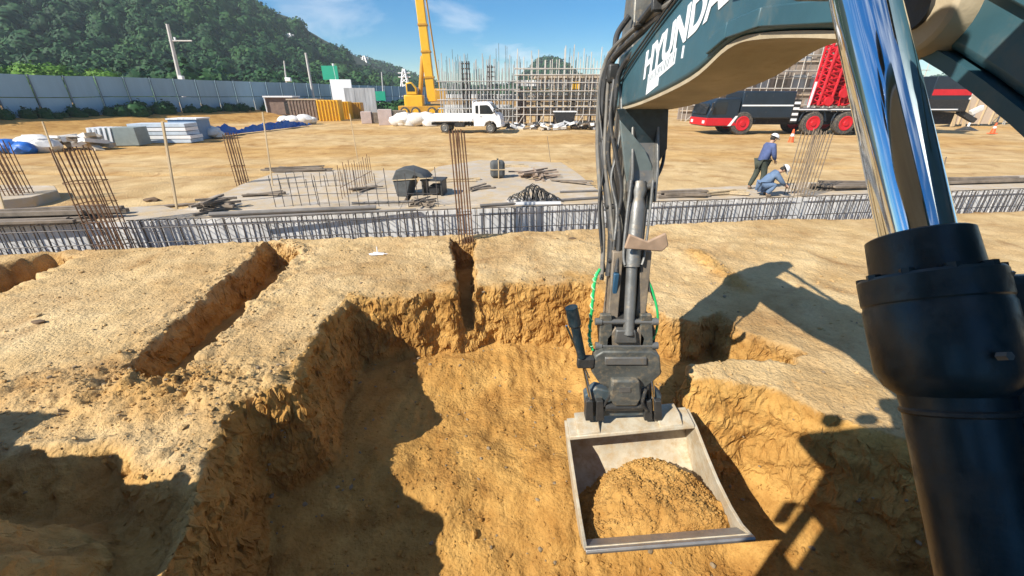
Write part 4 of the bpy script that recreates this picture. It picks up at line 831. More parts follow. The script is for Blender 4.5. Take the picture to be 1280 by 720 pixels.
MB().box((2.62, 0, .50), (.10, 1.6, .22)).build('bumper', M_white, T, bevel=.03)
bd = MB().box((-.95, 0, .80), (3.15, 1.66, .10)).build('bed', M_white, T, bevel=.01)
for s in (-1, 1):
    MB().box((-.95, s * .83, 1.02), (3.15, .04, .36)).build('side_board', M_white, bd, bevel=.01)
    MB().box((.66, s * .72, 1.45), (.06, .06, 1.2)).build('rack_post', M_white, bd)
MB().box((-2.52, 0, 1.02), (.04, 1.66, .36)).build('tail_board', M_white, bd, bevel=.01)
MB().box((.66, 0, 2.02), (.06, 1.5, .06)).box((.66, 0, 1.7), (.04, 1.5, .04)).build('head_rack', M_white, bd)
MB().box((-.6, 0, .56), (3.6, .7, .16)).build('chassis', M_black, T); MB().box((-.3, -.55, .52), (.7, .4, .3)).build('fuel_tank', M_black, T, bevel=.04)
for x, y in ((1.85, -.72), (1.85, .72), (-1.35, -.68), (-1.35, .68)): wheel(T, x, y, .31, .2, M_ltsteel)

# mobile crane carrier, black and red
p = at(880, 169, .36); T = thing('crane_truck', 'long black mobile crane carrier with red wheels, red cab stripe and red lattice sections', 'crane truck', (p.x, 31.5, .37), R(1.5))
prof = [(0, .55), (-.05, 1.25), (.25, 2.1), (.55, 2.35), (2.0, 2.40), (2.15, 2.3), (2.15, .55)]
cb = MB().prism(prof, -.2, 2.5, 'y').build('cab', M_navy, T, bevel=.08, seg=3)
MB().prism([(.25, 1.35), (.45, 2.1), (1.25, 2.15), (1.25, 1.35)], -.21, -.195, 'y').build('side_window', M_glass, cb)
MB().prism([(-.07, .62), (-.07, 1.12), (1.7, 1.12), (2.17, .62)], -.215, 2.515, 'y').build('red_skirt', M_red, cb, bevel=.02)
MB().prism([(1.50, .6), (1.72, .6), (2.12, 1.25), (1.95, 1.25)], -.225, -.21, 'y').build('white_chevron', M_white, cb)
MB().box((-.02, 1.1, 1.7), (.05, 2.2, .7), ry=.25).build('windscreen', M_glass, cb); MB().box((-.06, .2, .85), (.06, .35, .2)).build('headlight', M_lamp, cb); MB().box((-.06, 2.1, .85), (.06, .35, .2)).build('headlight', M_lamp, cb)
MB().box((.1, -.42, 1.85), (.1, .1, .5)).build('mirror', M_black, cb, bevel=.02)
eh = MB().box((4.1, 1.1, 1.95), (3.7, 2.5, 1.75)).build('engine_housing', M_navy, T, bevel=.08, seg=3)
MB().box((4.1, -.165, 1.92), (3.6, .02, .09)).build('white_stripe', M_white, eh)
for i in range(4): MB().box((6.15, -.16, 1.0 + i * .36), (.42, .03, .16)).build('hazard_bar', M_white, eh)
MB().box((6.15, -.13, 1.55), (.5, .04, 1.5)).build('hazard_board', M_black, eh)
dk_ = MB().box((12.0, 1.1, 1.62), (11.6, 2.5, .16)).build('deck', M_navy, T, bevel=.03); MB().box((12.0, -.16, 1.66), (11.4, .02, .07)).build('white_stripe', M_white, dk_)
MB().box((9.6, 1.1, 1.05), (17.5, 1.1, .8)).build('chassis_beam', M_black, T)
for x in (2.55, 7.6, 9.95, 13.0, 15.3):
    for y in (.05, 2.15): wheel(T, x, y, .76, .5, M_red)
for x in (2.55, 7.6, 9.95): MB().path([(x - .95, .0, .9), (x - .7, .0, 1.5), (x, .0, 1.72), (x + .7, .0, 1.5), (x + .95, .0, .9)], .05, 6, 4).build('mudguard', M_navy, T)
MB().box((11.5, .35, .95), (1.2, .6, .7)).build('tool_locker', M_black, T, bevel=.04)
up = MB().box((17.0, 1.2, 3.0), (2.9, 2.4, 1.5)).build('counterweight', M_navy, T, bevel=.04)
MB().box((17.0, -.015, 2.75), (2.8, .02, .38)).build('red_stripe', M_red, up)
for i in range(5): MB().prism([(18.35, 2.3 + i * .3), (18.47, 2.3 + i * .3), (18.47, 2.45 + i * .3), (18.35, 2.40 + i * .3)], -.02, .02, 'y').build('hazard_mark', M_white, up)
MB().box((17.0, 1.1, 1.9), (3.0, 2.2, .8)).build('rear_outrigger_box', M_black, T, bevel=.05)
MB().beam((18.4, .4, 1.5), (19.6, .2, .9), .35, .3).build('outrigger_arm', M_black, T)
cbn = MB().box((13.2, 1.1, 2.7), (1.6, 2.0, 1.9)).build('operator_cab', M_navy, T, bevel=.1)
def lattice(T, p0, p1, w, h, n, m, r=.06, name='lattice_section'):
    p0, p1 = Vector(p0), Vector(p1); x, y, d = frame(p1 - p0); L = (p1 - p0).length; M_ = MB(); cs = [(-1, -1), (1, -1), (1, 1), (-1, 1)]
    P = lambda t, c: p0 + d * (L * t) + x * c[0] * w / 2 + y * c[1] * h / 2
    for c in cs: M_.tube(P(0, c), P(1, c), r, n=6)
    for i in range(n):
        for k in range(4):
            a, b = cs[k], cs[(k + 1) % 4]; M_.tube(P(i / n, a), P((i + .5) / n, b), r * .55, n=5); M_.tube(P((i + .5) / n, b), P((i + 1) / n, a), r * .55, n=5)
    return M_.build(name, m, T)
for i, (x, hh, y, ln) in enumerate(((8.0, 3.6, .2, .30), (8.9, 4.2, .5, .2), (9.8, 4.8, .3, .2), (10.7, 5.0, .4, .2), (8.5, 4.6, 1.2, .2), (9.6, 5.2, 1.5, .1), (10.5, 5.4, 1.3, .1))):
    L2 = lattice(T, (x, y, 1.9), (x + ln, y, 1.9 + hh), .80, .7, 9, M_red, .085)
for i in range(3):
    MB().lathe((8.2 + i * .9, -.35, 2.2 + .5 * i), (8.2 + i * .9, -.2, 2.2 + .5 * i), [(0, .05), (0, .3), (.3, .22), (.7, .22), (1, .3), (1, .05)], n=16).build('sheave', M_red, T)
MB().beam((7.2, .2, 1.8), (7.3, .2, 3.4), .10, .10).build('boom_rest', M_white, T)
# yellow crane, its boom standing over the far yard
p = at(530, 139, .36); T = thing('crane', 'yellow telescopic crane with its tall boom raised beyond the pickup', 'crane', (atY(530, 139, 60).x, 60, .4), R(4))
MB().box((-1.1, 0, 1.6), (2.4, 2.2, 2.0)).build('engine_house', M_yel, T, bevel=.15, seg=3); cbn = MB().prism([(-1.9, 2.6), (-1.9, 4.0), (-1.2, 4.1), (-.6, 3.4), (-.6, 2.6)], -1.1, 0, 'y').build('operator_cab', M_yel, T, bevel=.08)
MB().prism([(-1.75, 3.0), (-1.75, 3.85), (-1.2, 3.9), (-.8, 3.35), (-.8, 3.0)], -1.12, -1.09, 'y').build('cab_window', M_glass, cbn)
MB().box((-.1, 0, .9), (6.0, 2.6, .8)).build('carrier', M_yeld, T, bevel=.05)
for x in (-2.3, -.9, 1.2, 2.4):
    for y in (-1.2, 1.2): wheel(T, x, y, .6, .4, M_yel)
b0 = Vector((1.15, .4, 1.8)); b1 = Vector((.45, .4, 14.4)); dd = (b1 - b0)
bm_ = MB().beam(b0, b1, 1.1, 1.3, 1.0, 1.1).build('boom', M_yel, T, bevel=.08)
for t_, w in ((.22, 1.55), (.45, 1.5), (.68, 1.45), (.9, 1.42)):
    MB().beam(b0 + dd * t_, b0 + dd * (t_ + .015), w - .28, w - .10).build('collar', M_yeld, bm_)
MB().beam(b0 + dd * .98, b0 + dd * 1.35, 1.0, 1.1).build('inner_boom', M_navy, bm_); MB().beam(b0 + dd * 1.3, b0 + dd * 1.9, .75, .85).build('boom_tip', M_yel, bm_)
MB().beam(b0 + dd * .98 + Vector((-.12, -.6, 0)), b0 + dd * 1.35 + Vector((-.12, -.6, 0)), .35, .08).build('white_number_strip', M_white, bm_)
MB().tube((-.4, .4, 2.4), b0 + dd * .42 + Vector((-.5, 0, 0)), .28, n=16).build('luffing_cylinder', M_yeld, T)
for k in (-.45, .45): MB().tube(b0 + Vector((1.2, k, .5)), b0 + dd * 1.0 + Vector((.75, k, 0)), .06, n=6).build('hoist_rope', M_yeld, T)
MB().box((2.4, .4, 2.6), (1.6, 1.8, 1.5)).build('winch_frame', M_yeld, T, bevel=.1)

# ================================================================== SCAFFOLDED BUILDINGS
def scaffold(label, x0, x1, y0, z0, nx, zs, ztop, name='scaffold', dy=1.3, m=M_galv, rz=0, high=.35):
    T = thing(name, label, 'scaffold', (x0, y0, z0), rz, 'scaffolding'); L = x1 - x0
    for j in (0, dy):
        for i in range(nx + 1):
            x = L * i / nx; zt = zs[-1] + .6 + (random.uniform(.6, ztop) if random.random() < high else random.uniform(0, .5))
            MB().tube((x + random.uniform(-.05, .05), j, 0), (x + random.uniform(-.08, .08), j, zt), .038, n=6).build('standard', m, T)
        for z in zs:
            MB().tube((-.3, j - .05, z), (L + .3, j - .05, z + random.uniform(-.06, .1)), .036, n=6).build('ledger', m, T)
    for i in range(0, nx, 3):
        z = zs[0]; MB().tube((L * i / nx, -.09, .1), (L * min(nx, i + 1) / nx, -.09, z), .03, n=5).build('brace', m, T)
    for z in zs[1::2]: MB().box((L / 2, dy / 2, z + .02), (L, dy * .7, .05)).build('walk_boards', M_galv, T)
    return T
Yb = 41.0
scaffold('tangled grey scaffold wrapping the left half of the building, behind the pickup', -6.4, .4, Yb, .36, 21, [.8, 1.5, 2.2, 3.0, 3.7], 1.6, high=.6)
scaffold('taller pale scaffold wrapping the right half of the building, up to the excavator arm', .5, 9.4, Yb - .3, .36, 15, [1.0, 1.6, 2.2, 2.9, 3.6, 4.2, 4.7], 1.2, m=M_scaf, high=.4)
T = thing('unfinished_building', 'unfinished building with grey wall forms and floor edges behind the pale scaffold', 'building', (0, Yb + 2.0, .36))
for (a, b, z0, z1) in ((.6, 9.3, .8, 1.6), (.6, 9.3, 2.1, 2.8), (2.2, 9.3, 3.2, 3.9)):
    n = int((b - a) / .62)
    pm = MB()
    for i in range(n): pm.box((a + (i + .5) * (b - a) / n, 0, (z0 + z1) / 2), ((b - a) / n - .04, .12, z1 - z0))
    pm.build('form_row', M_panel, T)
MB().box((5.0, 2.0, 1.85), (8.8, 4.0, .26)).build('floor_slab', M_conc, T); MB().box((5.0, 2.0, 3.0), (8.8, 4.0, .26)).build('floor_slab', M_conc, T); MB().box((5.8, 2.2, 4.15), (7.2, 4.2, .22)).build('floor_slab', M_conc, T)
for i in range(6): MB().box((.9 + i * 1.65, .6, 1.2), (.35, .35, 2.4)).build('column', M_brown, T)
for i in range(22): MB().box((.7 + i * .4, -.16, 3.6), (.07, .1, 1.5)).build('stud', M_beige, T)
MB().box((5.9, -.22, 3.4), (.75, .06, .7)).build('yellow_board', M_yel, T); MB().box((1.3, -.24, 3.6), (1.9, .06, .5)).build('white_sheet', M_white, T); MB().box((-1.6, -.2, .9), (4.0, .08, 1.2)).box((-1.4, -.2, 2.35), (3.6, .08, .5)).build('pale_wall_form', M_form, T)
MB().box((-3.4, 1.5, 1.0), (6.4, .1, 1.5)).box((-3.0, 1.5, 2.5), (6.8, .1, .35)).build('pale_wall_form', M_form, T); MB().box((.9, -.5, 1.2), (.9, .08, 1.9)).build('brown_form', M_brown, T)
MB().box((5.2, -.3, 1.3), (7.6, .08, .12)).box((5.2, -.3, 2.5), (7.6, .08, .12)).build('waler', M_beige, T)
for x, lab, h in ((-4.1, 'tall dark rebar column cage, leftmost inside the grey scaffold', 5.3), (-1.9, 'second dark rebar column cage inside the grey scaffold, right of the tallest', 5.0)):
    T = thing('column_cage', lab, 'rebar cage', (x, Yb + .6, .36), 0, 'column cages')
    for i in range(4):
        for j in range(3): MB().tube((-.3 + i * .2, -.25 + j * .25, 0), (-.3 + i * .2, -.25 + j * .25, h), .035, n=5).build('bar', M_rebar2, T)
    for k in range(13): MB().box((0, 0, .3 + k * h / 13.2), (.74, .64, .07)).build('tie', M_rebar2, T)
for i in range(80):                                 # tall single bars standing up out of the frame
    x = random.uniform(-6.9, 9.2); h = random.uniform(4.2, 6.0) + (1.2 if random.random() < .12 else 0)
    o = MB().tube((0, 0, 0), (random.uniform(-.1, .1), 0, h), .018, n=5).build('tall_bar', M_rebar2, loc=(x, Yb + random.uniform(.3, 2.4), .36)); tag(o, 'one of the thin grey bars rising above the scaffold into the sky', 'rebar', 'thin bars above the scaffold')
T2 = scaffold('brownish scaffold grid with infill behind the crane carrier, right of the boom', 18.4, 42.0, 47.5, .4, 15, [1.6, 3.2, 4.8, 6.2, 7.8], .8, m=M_scaf, high=.1)
T = thing('unfinished_building', 'brown unfinished building wall behind the black crane carrier', 'building', (30.5, 50.2, .4))
MB().box((0, 0, 3.9), (24, .3, 7.6)).build('wall', mat('brown_block_wall', (.27, .22, .18), .85, 0, .25, 1.5), T)
for i in range(12):
    for k in range(3): MB().box((-11 + i * 1.9, -.2, 1.5 + k * 2.4), (1.3, .1, 1.3)).build('form_panel', M_panel if (i + k) % 3 else M_oldwood, T)
for k in range(5): MB().box((0, -.28, 1.0 + k * 1.6), (23.8, .08, .12)).build('waler', M_beige, T)
# junk in front of the left building
def rubble(name, label, cat, p, n, s, m, rz=0, w=1.5):
    T = thing(name, label, cat, p, rz)
    for i in range(n):
        MB().box((random.uniform(-w, w), random.uniform(-.4, .4), s * random.uniform(.2, .9)), (s * random.uniform(.6, 2.2), s * random.uniform(.3, .8), s * random.uniform(.1, .4)), random.uniform(0, 3), random.uniform(-.4, .4), random.uniform(-.4, .4)).build('piece', random.choice(m), T)
    return T
rubble('scrap_heap', 'low scrap heap of boards and sacks just right of the pickup nose', 'scrap', at(652, 162, .36), 26, .5, [M_oldwood, M_bag, M_form, M_dksteel], w=1.9)
rubble('scrap_heap', 'pale scrap heap in front of the pale scaffold, mid-building', 'scrap', at(690, 163, .36), 18, .55, [M_bag, M_form, M_conc], w=.9)
rubble('scrap_heap', 'dark scrap heap near the foot of the excavator arm, building side', 'scrap', at(722, 162, .36), 20, .6, [M_dksteel, M_oldwood, M_form], w=1.4)
T = thing('mixer', 'dark hopper under a pale lid beside the building foot, left of the hoses', 'machine', (at(705, 161, .36).x, at(705, 161, .36).y, .36))
MB().prism([(-.7, .5), (-.9, 1.3), (.9, 1.3), (.6, .5)], -.5, .5, 'y').build('hopper', M_black, T, bevel=.05); MB().box((0, 0, 1.35), (1.9, 1.1, .07)).build('lid', M_form, T)
for x in (-.6, .6): MB().box((x, 0, .25), (.08, .8, .5)).build('leg', M_dksteel, T)
# ---- timber props, net and cones at far right
for (a, b, tx, ty, w, lab) in ((1190, 158, 1202, 112, .26, 'pale timber prop leaning at right, behind the thick cylinder'), (1204, 158, 1212, 122, .22, 'second timber prop, right of the pale leaning one'), (1215, 157, 1219, 136, .2, 'shortest timber prop, nearest the tripod')):
    p = at(a, b, .36); q = atY(tx, ty, p.y); tag(MB().beam((0, 0, 0), q - p, w, w * .6).build('timber_prop', M_wood, loc=p), lab, 'prop', 'timber props')
p = atY(1205, 150, 41); T = thing('plywood_wall', 'tan plywood formwork wall standing behind the timber props', 'formwork', (p.x, 41, .36)); MB().box((0, 0, 2.5), (5.2, .1, 4.6)).build('sheet', M_beige, T)
for i in range(6): MB().box((-2.4 + i * .95, -.1, 2.4), (.09, .1, 4.5)).build('stud', M_wood, T)
p = atY(1245, 150, 44); T = thing('blue_net', 'blue sheet hanging over low walls at the far right', 'sheet', (p.x, 44, .36)); 
v = []; n = 26
for i in range(n):
    for j in range(12): v.append((-4 + i * .42, .3 * math.sin(i * .9) + .2 * math.sin(j * 1.7 + i), .9 + j * .3 - .10 * max(0, i - 4) * j / 11))
MB().add(v, [(i * 12 + j, (i + 1) * 12 + j, (i + 1) * 12 + j + 1, i * 12 + j + 1) for i in range(n - 1) for j in range(11)]).build('cloth', M_bluelt, T)
T3 = scaffold('low pale props and rail at the far right edge below the blue sheet', p.x - 4.2, p.x + 9, 42.6, .36, 18, [1.0, 1.5], .3, dy=.8, high=0)
p = at(1208, 163, .36); T = thing('tripod', 'small tripod stand with a round foot at right, left of the orange cone', 'tripod', (p.x, p.y, .36))
MB().lathe((0, 0, 0), (0, 0, .3), [(0, .7), (.4, .5), (1, .12)], n=20).build('foot', M_dksteel, T); MB().tube((0, 0, .3), (.1, 0, 1.5), .07, n=8).build('post', M_white, T); MB().box((.12, 0, 1.5), (.9, .3, .4), ry=-.5).build('head', M_bag, T, bevel=.05)
def cone(label, p, h=.75):
    T = thing('traffic_cone', label, 'cone', p, 0, 'traffic cones'); MB().box((0, 0, .02), (h * .55, h * .55, .04)).build('foot', M_orange, T); c = MB().lathe((0, 0, .04), (0, 0, h), [(0, h * .2), (1, h * .05)], n=20).build('body', M_orange, T)
    MB().lathe((0, 0, h * .5), (0, 0, h * .68), [(0, h * .132), (1, h * .104)], n=20).build('white_band', M_white, T)
cone('orange traffic cone standing by the wheels of the crane carrier', at(988, 179, .36), .78); cone('orange traffic cone standing alone at the far right', at(1240, 167, .36), .75)

# ================================================================== LEFT YARD
def bags(name, label, cat, p, n, s, m, w, part='sack', rz=0, flat=.7):
    T = thing(name, label, cat, p, rz)
    for i in range(n):
        MB().ico((random.uniform(-w, w), random.uniform(-.3, .3) * w, s * .45 * random.uniform(.7, 1.5)), s * random.uniform(.6, 1), 2, (1.2, .9, flat), .1).build(part, m, T)
    return T
def gp(px, py, z=.4): 
    p = at(px, py, z); zz = float(ground(np.array([p.x]), np.array([p.y]))[0][0]); return Vector((p.x, p.y, zz))
bags('blue_bundle', 'lumpy royal blue tarp bundle at the far left edge of the yard', 'bundle', gp(27, 190), 14, .55, M_blue, .75, part='fold')
bags('white_sacks', 'white sacks heaped right of the blue bundle', 'sacks', gp(62, 188), 7, .7, M_bag, .8)
rubble('scrap_heap', 'grey pile of loose scrap between white sacks and striped sheets', 'scrap', gp(97, 186), 24, .65, [M_bag, M_conc, M_oldwood], w=1.3)
p = gp(150, 181); T = thing('sheet_stack', 'stack of grey panels with white striped ends, in the left yard', 'panels', p, R(8)); T.scale = (.72, .72, .72)
MB().box((.75, 0, .7), (2.2, 1.5, 1.3)).build('panel_block', mat('grey_green_panel', (.22, .26, .25), .7, 0, .12), T, bevel=.02)
for i in range(5): MB().box((-1.35 + i * .36, -.05, .68), (.16, 1.5, 1.35), ry=.12).build('panel_edge', M_white, T)
MB().box((-.6, .05, .62), (1.7, 1.3, 1.2)).build('panel_core', M_panel, T)
p = gp(212, 177); T = thing('panel_stack', 'low pale stack of insulation panels right of the striped stack', 'panels', p, R(5)); T.scale = (.78, .78, .72)
for k in range(5): MB().box((random.uniform(-.1, .1), 0, .15 + k * .3), (4.0, 1.6, .25)).build('panel', M_white if k % 2 else mat('pale_blue_panel', (.5, .58, .66), .6), T)
p = gp(238, 174); T = thing('blue_box', 'blue-grey crate beside the pale panel stack', 'crate', p, R(5)); MB().box((0, .4, .6), (1.7, 1.4, 1.2)).build('crate_body', mat('blue_grey', (.16, .26, .40), .6), T, bevel=.04); MB().box((0, .4, 1.23), (1.8, 1.5, .08)).build('crate_lid', M_form, T)
# long blue tarp spread on the ground
pa, pb2 = gp(252, 173), gp(382, 158); d = pb2 - pa; nn = 60; v = []
for i in range(nn):
    for j in range(12):
        s = i / (nn - 1); c = pa + d * s; w = (j / 11 - .5) * 2.6; h = .08 + .62 * math.sin(j / 11 * math.pi) ** .7 * (.55 + .75 * float(noise(i * .23, j * .35, seed=5)) + .3 * float(noise(i * .8, j * .9, seed=8)))
        v.append((c.x - pa.x + random.uniform(-.05, .05), c.y - pa.y + w + random.uniform(-.08, .08), c.z - pa.z + max(.04, h)))
o = MB().add(v, [(i * 12 + j, (i + 1) * 12 + j, (i + 1) * 12 + j + 1, i * 12 + j + 1) for i in range(nn - 1) for j in range(11)]).build('blue_tarp', M_blue, loc=pa, smooth=60); tag(o, 'long crumpled blue tarp spread over goods along the left yard', 'tarp')
bags('white_sacks', 'white sacks lying on the left end of the long blue tarp', 'sacks', gp(262, 172), 5, .6, M_bag, .9)
T = thing('yard_cabin', 'white open-fronted cabin left of the brown container, beyond the blue tarp', 'cabin', gp(354, 149), R(5))
MB().box((0, 1, 1.0), (3.0, 2.0, 1.9)).build('shell', M_brown, T, bevel=.03); MB().box((0, .9, 2.0), (3.3, 2.4, .16)).build('roof', M_white, T); MB().box((.9, -.06, .8), (.8, .1, 1.3)).build('dark_opening', M_black, T); MB().box((-1.55, .9, 1.0), (.1, 2.2, 1.9)).build('side_wall', M_white, T)  # black box on the front stands in for the unlit inside
T = thing('container', 'brown open container with pale roof between the white cabin and yellow bins', 'container', gp(381, 150), R(3))
MB().box((0, 1.2, 1.1), (3.2, 2.0, 2.1)).build('shell', M_brown, T, bevel=.03); MB().box((0, 1.2, 2.2), (3.4, 2.2, .12)).build('roof', M_conc, T)
for i in range(9): MB().box((-1.4 + i * .35, .17, 1.1), (.08, .08, 2.0)).build('rib', M_oldwood, T)
bags('sack_pile', 'pale sack pile at the foot of the brown container', 'sacks', gp(372, 155), 8, .7, M_bag, 1.4)
for k, (a, b, w, h, lab, m) in enumerate(((413, 151, 2.4, 2.1, 'leftmost yellow ribbed bin, frontmost of the yellow bins', M_yel), (428, 149, 2.0, 1.9, 'middle yellow ribbed bin under the tall white panel', M_yel), (443, 148, 2.0, 1.8, 'rightmost, darker yellow ribbed bin', M_yeld))):
    T = thing('yellow_bin', lab, 'bin', gp(a, b), R(8), 'yellow bins'); MB().box((0, .9, h / 2), (w * .96, 1.8, h)).build('body', m, T, bevel=.03)
    for i in range(7): MB().box((-w / 2 + (i + .5) * w / 7, -.05, h / 2), (.1, .1, h)).build('rib', m, T)
p = gp(429, 146); T = thing('notice_board', 'tall pale board standing up behind the yellow bins', 'board', (p.x, p.y + 1, .4)); MB().box((0, 0, 2.2), (2.7, .2, 4.4)).build('board', M_white, T, bevel=.02); MB().box((0, .3, 1.8), (.2, .4, 3.6)).build('prop', M_dksteel, T)
p = atY(453, 140, 58); T = thing('hoarding', 'grey hoarding stretch behind the yellow bins, right of the tall board', 'fence', (p.x, 58, .6))
for i in range(3): MB().box((-1.3 + i * 1.3, 0, 1.5), (1.26, .1, 3.4)).build('panel', M_panel, T)
for k, (a, b, lab) in enumerate(((466, 154, 'pinkish concrete block left of its bigger twin, right of the yellow bins'), (492, 156, 'bigger pinkish concrete block beside the white spoil sacks'))):
    T = thing('concrete_block', lab, 'block', gp(a, b), R(12), 'pink-grey blocks'); s = 1 + .25 * k; MB().box((-.55 * s, .5, .55 * s), (1.0 * s, 1.2, 1.1 * s)).build('block', mat('pink_concrete', (.50, .40, .36), .8), T, bevel=.03); MB().box((.5 * s, .6, .52 * s), (1.0 * s, 1.2, 1.0 * s)).build('dark_face', M_oldwood, T, bevel=.03)
bags('white_heap', 'broad heap of white sacks under the yellow crane', 'sacks', gp(528, 157), 24, .95, M_bag, 2.3)
# hoarding along the road
FL = lambda t: Vector((-38 + 12 * t, 33 + 33 * t, 0))
T = thing('site_hoarding', 'long pale blue steel hoarding running back along the left bank under the wooded hill', 'fence', (-38, 33, 0)); o0 = Vector((-38, 33, 0)); t0 = -.9; n = 44
def fz(q): return float(ground(np.array([q.x + .3]), np.array([q.y]))[0][0])
step = 2.2 / FL(1).xy.length if 0 else 2.15 / (FL(1) - FL(0)).length
for i in range(n):
    a, b = FL(t0 + i * step), FL(t0 + (i + .96) * step); za, zb = fz(a), fz(b); a.z, b.z = za, zb; a -= o0; b -= o0; h = 3.0
    for k, (u, w) in enumerate(((-.2, 1.38), (1.44, h))):
        d = (b - a).normalized(); nv = Vector((-d.y, d.x, 0)) * .03
        v = [a + Vector((0, 0, u)), b + Vector((0, 0, u)), b + Vector((0, 0, w)), a + Vector((0, 0, w))]; v = [q - nv for q in v] + [q + nv for q in v]
        MB().add(v, [(0, 1, 2, 3), (7, 6, 5, 4), (0, 4, 5, 1), (1, 5, 6, 2), (2, 6, 7, 3), (3, 7, 4, 0)]).build('panel', M_fence, T)
    a2 = a + Vector((.10, -.05, 0)); MB().tube(a2 + Vector((0, 0, -.3)), a2 + Vector((0, 0, h + .05)), .05, n=6).build('post', M_fencep, T)

# ================================================================== HILLS AND THE WOOD ON THEM
def S1(x): return np.interp(x, [-420, -300, -205, -150, -112, -95, -74, -58, -40, -20], [82, 80, 65, 49, 31, 20, 8, 2, .6, 0])
def S2(x): return np.interp(x, [-420, -300, -200, -175, -144, -110, -85, -60, -30, 0, 12, 22, 30, 40, 50, 75, 160, 420, 900], [24, 30, 32, 32, 30, 21, 11, 6, 3, 5, 15, 25, 29, 27, 17, 6, 7, 13, 13])
hx = np.linspace(-420, 0, 150); hy = np.linspace(66, 330, 90); HX, HY = np.meshgrid(hx, hy)
# the crest line keeps its outline when the slope is followed along the view: x is scaled with depth
def hill1(x, y): return 1.2 + S1(x) * sst(0, 1, np.clip((y - 60 - .12 * (x + 58) * -1) / 150, 0, 1)) ** .9 * (1 + .06 * fbm(x, y, sc=40, oc=3, seed=301)) - .5
def hill2(x, y): return .3 + S2(x) * np.sin(np.clip((y - 300) / 300, 0, 1) * math.pi) ** .8 * (1 + .05 * fbm(x, y, sc=60, oc=3, seed=311))
M_hillsoil = mat('forest_floor', (.03, .05, .015), .95, 0, .3, .05)
def sheet(name, X_, Y_, Z_, m):
    ny, nx = X_.shape; i = np.arange(nx * ny).reshape(ny, nx); f = np.stack([i[:-1, :-1], i[:-1, 1:], i[1:, 1:], i[1:, :-1]], -1).reshape(-1, 4)
    return tag(fastmesh(name, np.stack([X_, Y_, Z_], -1).reshape(-1, 3), f, 4, [m]), kind='structure')
sheet('hill', HX, HY, hill1(HX, HY), M_hillsoil)
h2x = np.linspace(-420, 840, 160); h2y = np.linspace(300, 600, 60); H2X, H2Y = np.meshgrid(h2x, h2y); sheet('far_hills', H2X, H2Y, hill2(H2X, H2Y), M_hillsoil)
def leaf_mat(name, a, b, c):
    m = bpy.data.materials.new(name); m.use_nodes = True; n = m.node_tree.nodes; l = m.node_tree.links; s = n['Principled BSDF']; s.inputs['Roughness'].default_value = .7; s.inputs['Specular IOR Level'].default_value = .2
    q = n.new('ShaderNodeAttribute'); q.attribute_name = 'tone'; r = n.new('ShaderNodeValToRGB'); e = r.color_ramp.elements; e[0].color = (*a, 1); e[1].color = (*c, 1); k = e.new(.5); k.color = (*b, 1)
    l.new(q.outputs['Fac'], r.inputs[0]); l.new(r.outputs[0], s.inputs['Base Color']); return m
M_leaf = leaf_mat('wood_leaves', (.010, .045, .014), (.024, .082, .022), (.055, .125, .028)); M_leaf2 = leaf_mat('bush_leaves', (.04, .11, .015), (.08, .19, .02), (.15, .26, .04))
def crown_mesh(nl, seed, leaf=.28, sub=2):
    r = np.random.default_rng(seed); v0, f0 = ico_template(sub); lum = 1 + .16 * fbm(v0[:, 0], v0[:, 1], v0[:, 2], sc=.55, oc=3, seed=seed); core = v0 * lum[:, None] * .86
    d = r.normal(size=(nl, 3)); d[:, 2] = np.abs(d[:, 2]) * .9 + d[:, 2] * .1; d /= np.linalg.norm(d, axis=1)[:, None]
    rad = (1 + .2 * fbm(d[:, 0], d[:, 1], d[:, 2], sc=.55, oc=3, seed=seed)) * r.uniform(.82, 1.08, nl); c = d * rad[:, None]
    t1 = np.cross(d, r.normal(size=(nl, 3))); t1 /= np.linalg.norm(t1, axis=1)[:, None]; t2 = np.cross(d, t1) + d * r.uniform(-.7, .7, (nl, 1)); s = leaf * r.uniform(.6, 1.2, (nl, 1))
    q = np.stack([c + t1 * s, c + t2 * s * .8, c - t1 * s * .9 + d * .03, c - t2 * s * .7], 1).reshape(-1, 3)
    f = np.concatenate([np.stack([f0[:, 0], f0[:, 1], f0[:, 2], f0[:, 2]], -1)]) ; return core, f0, q
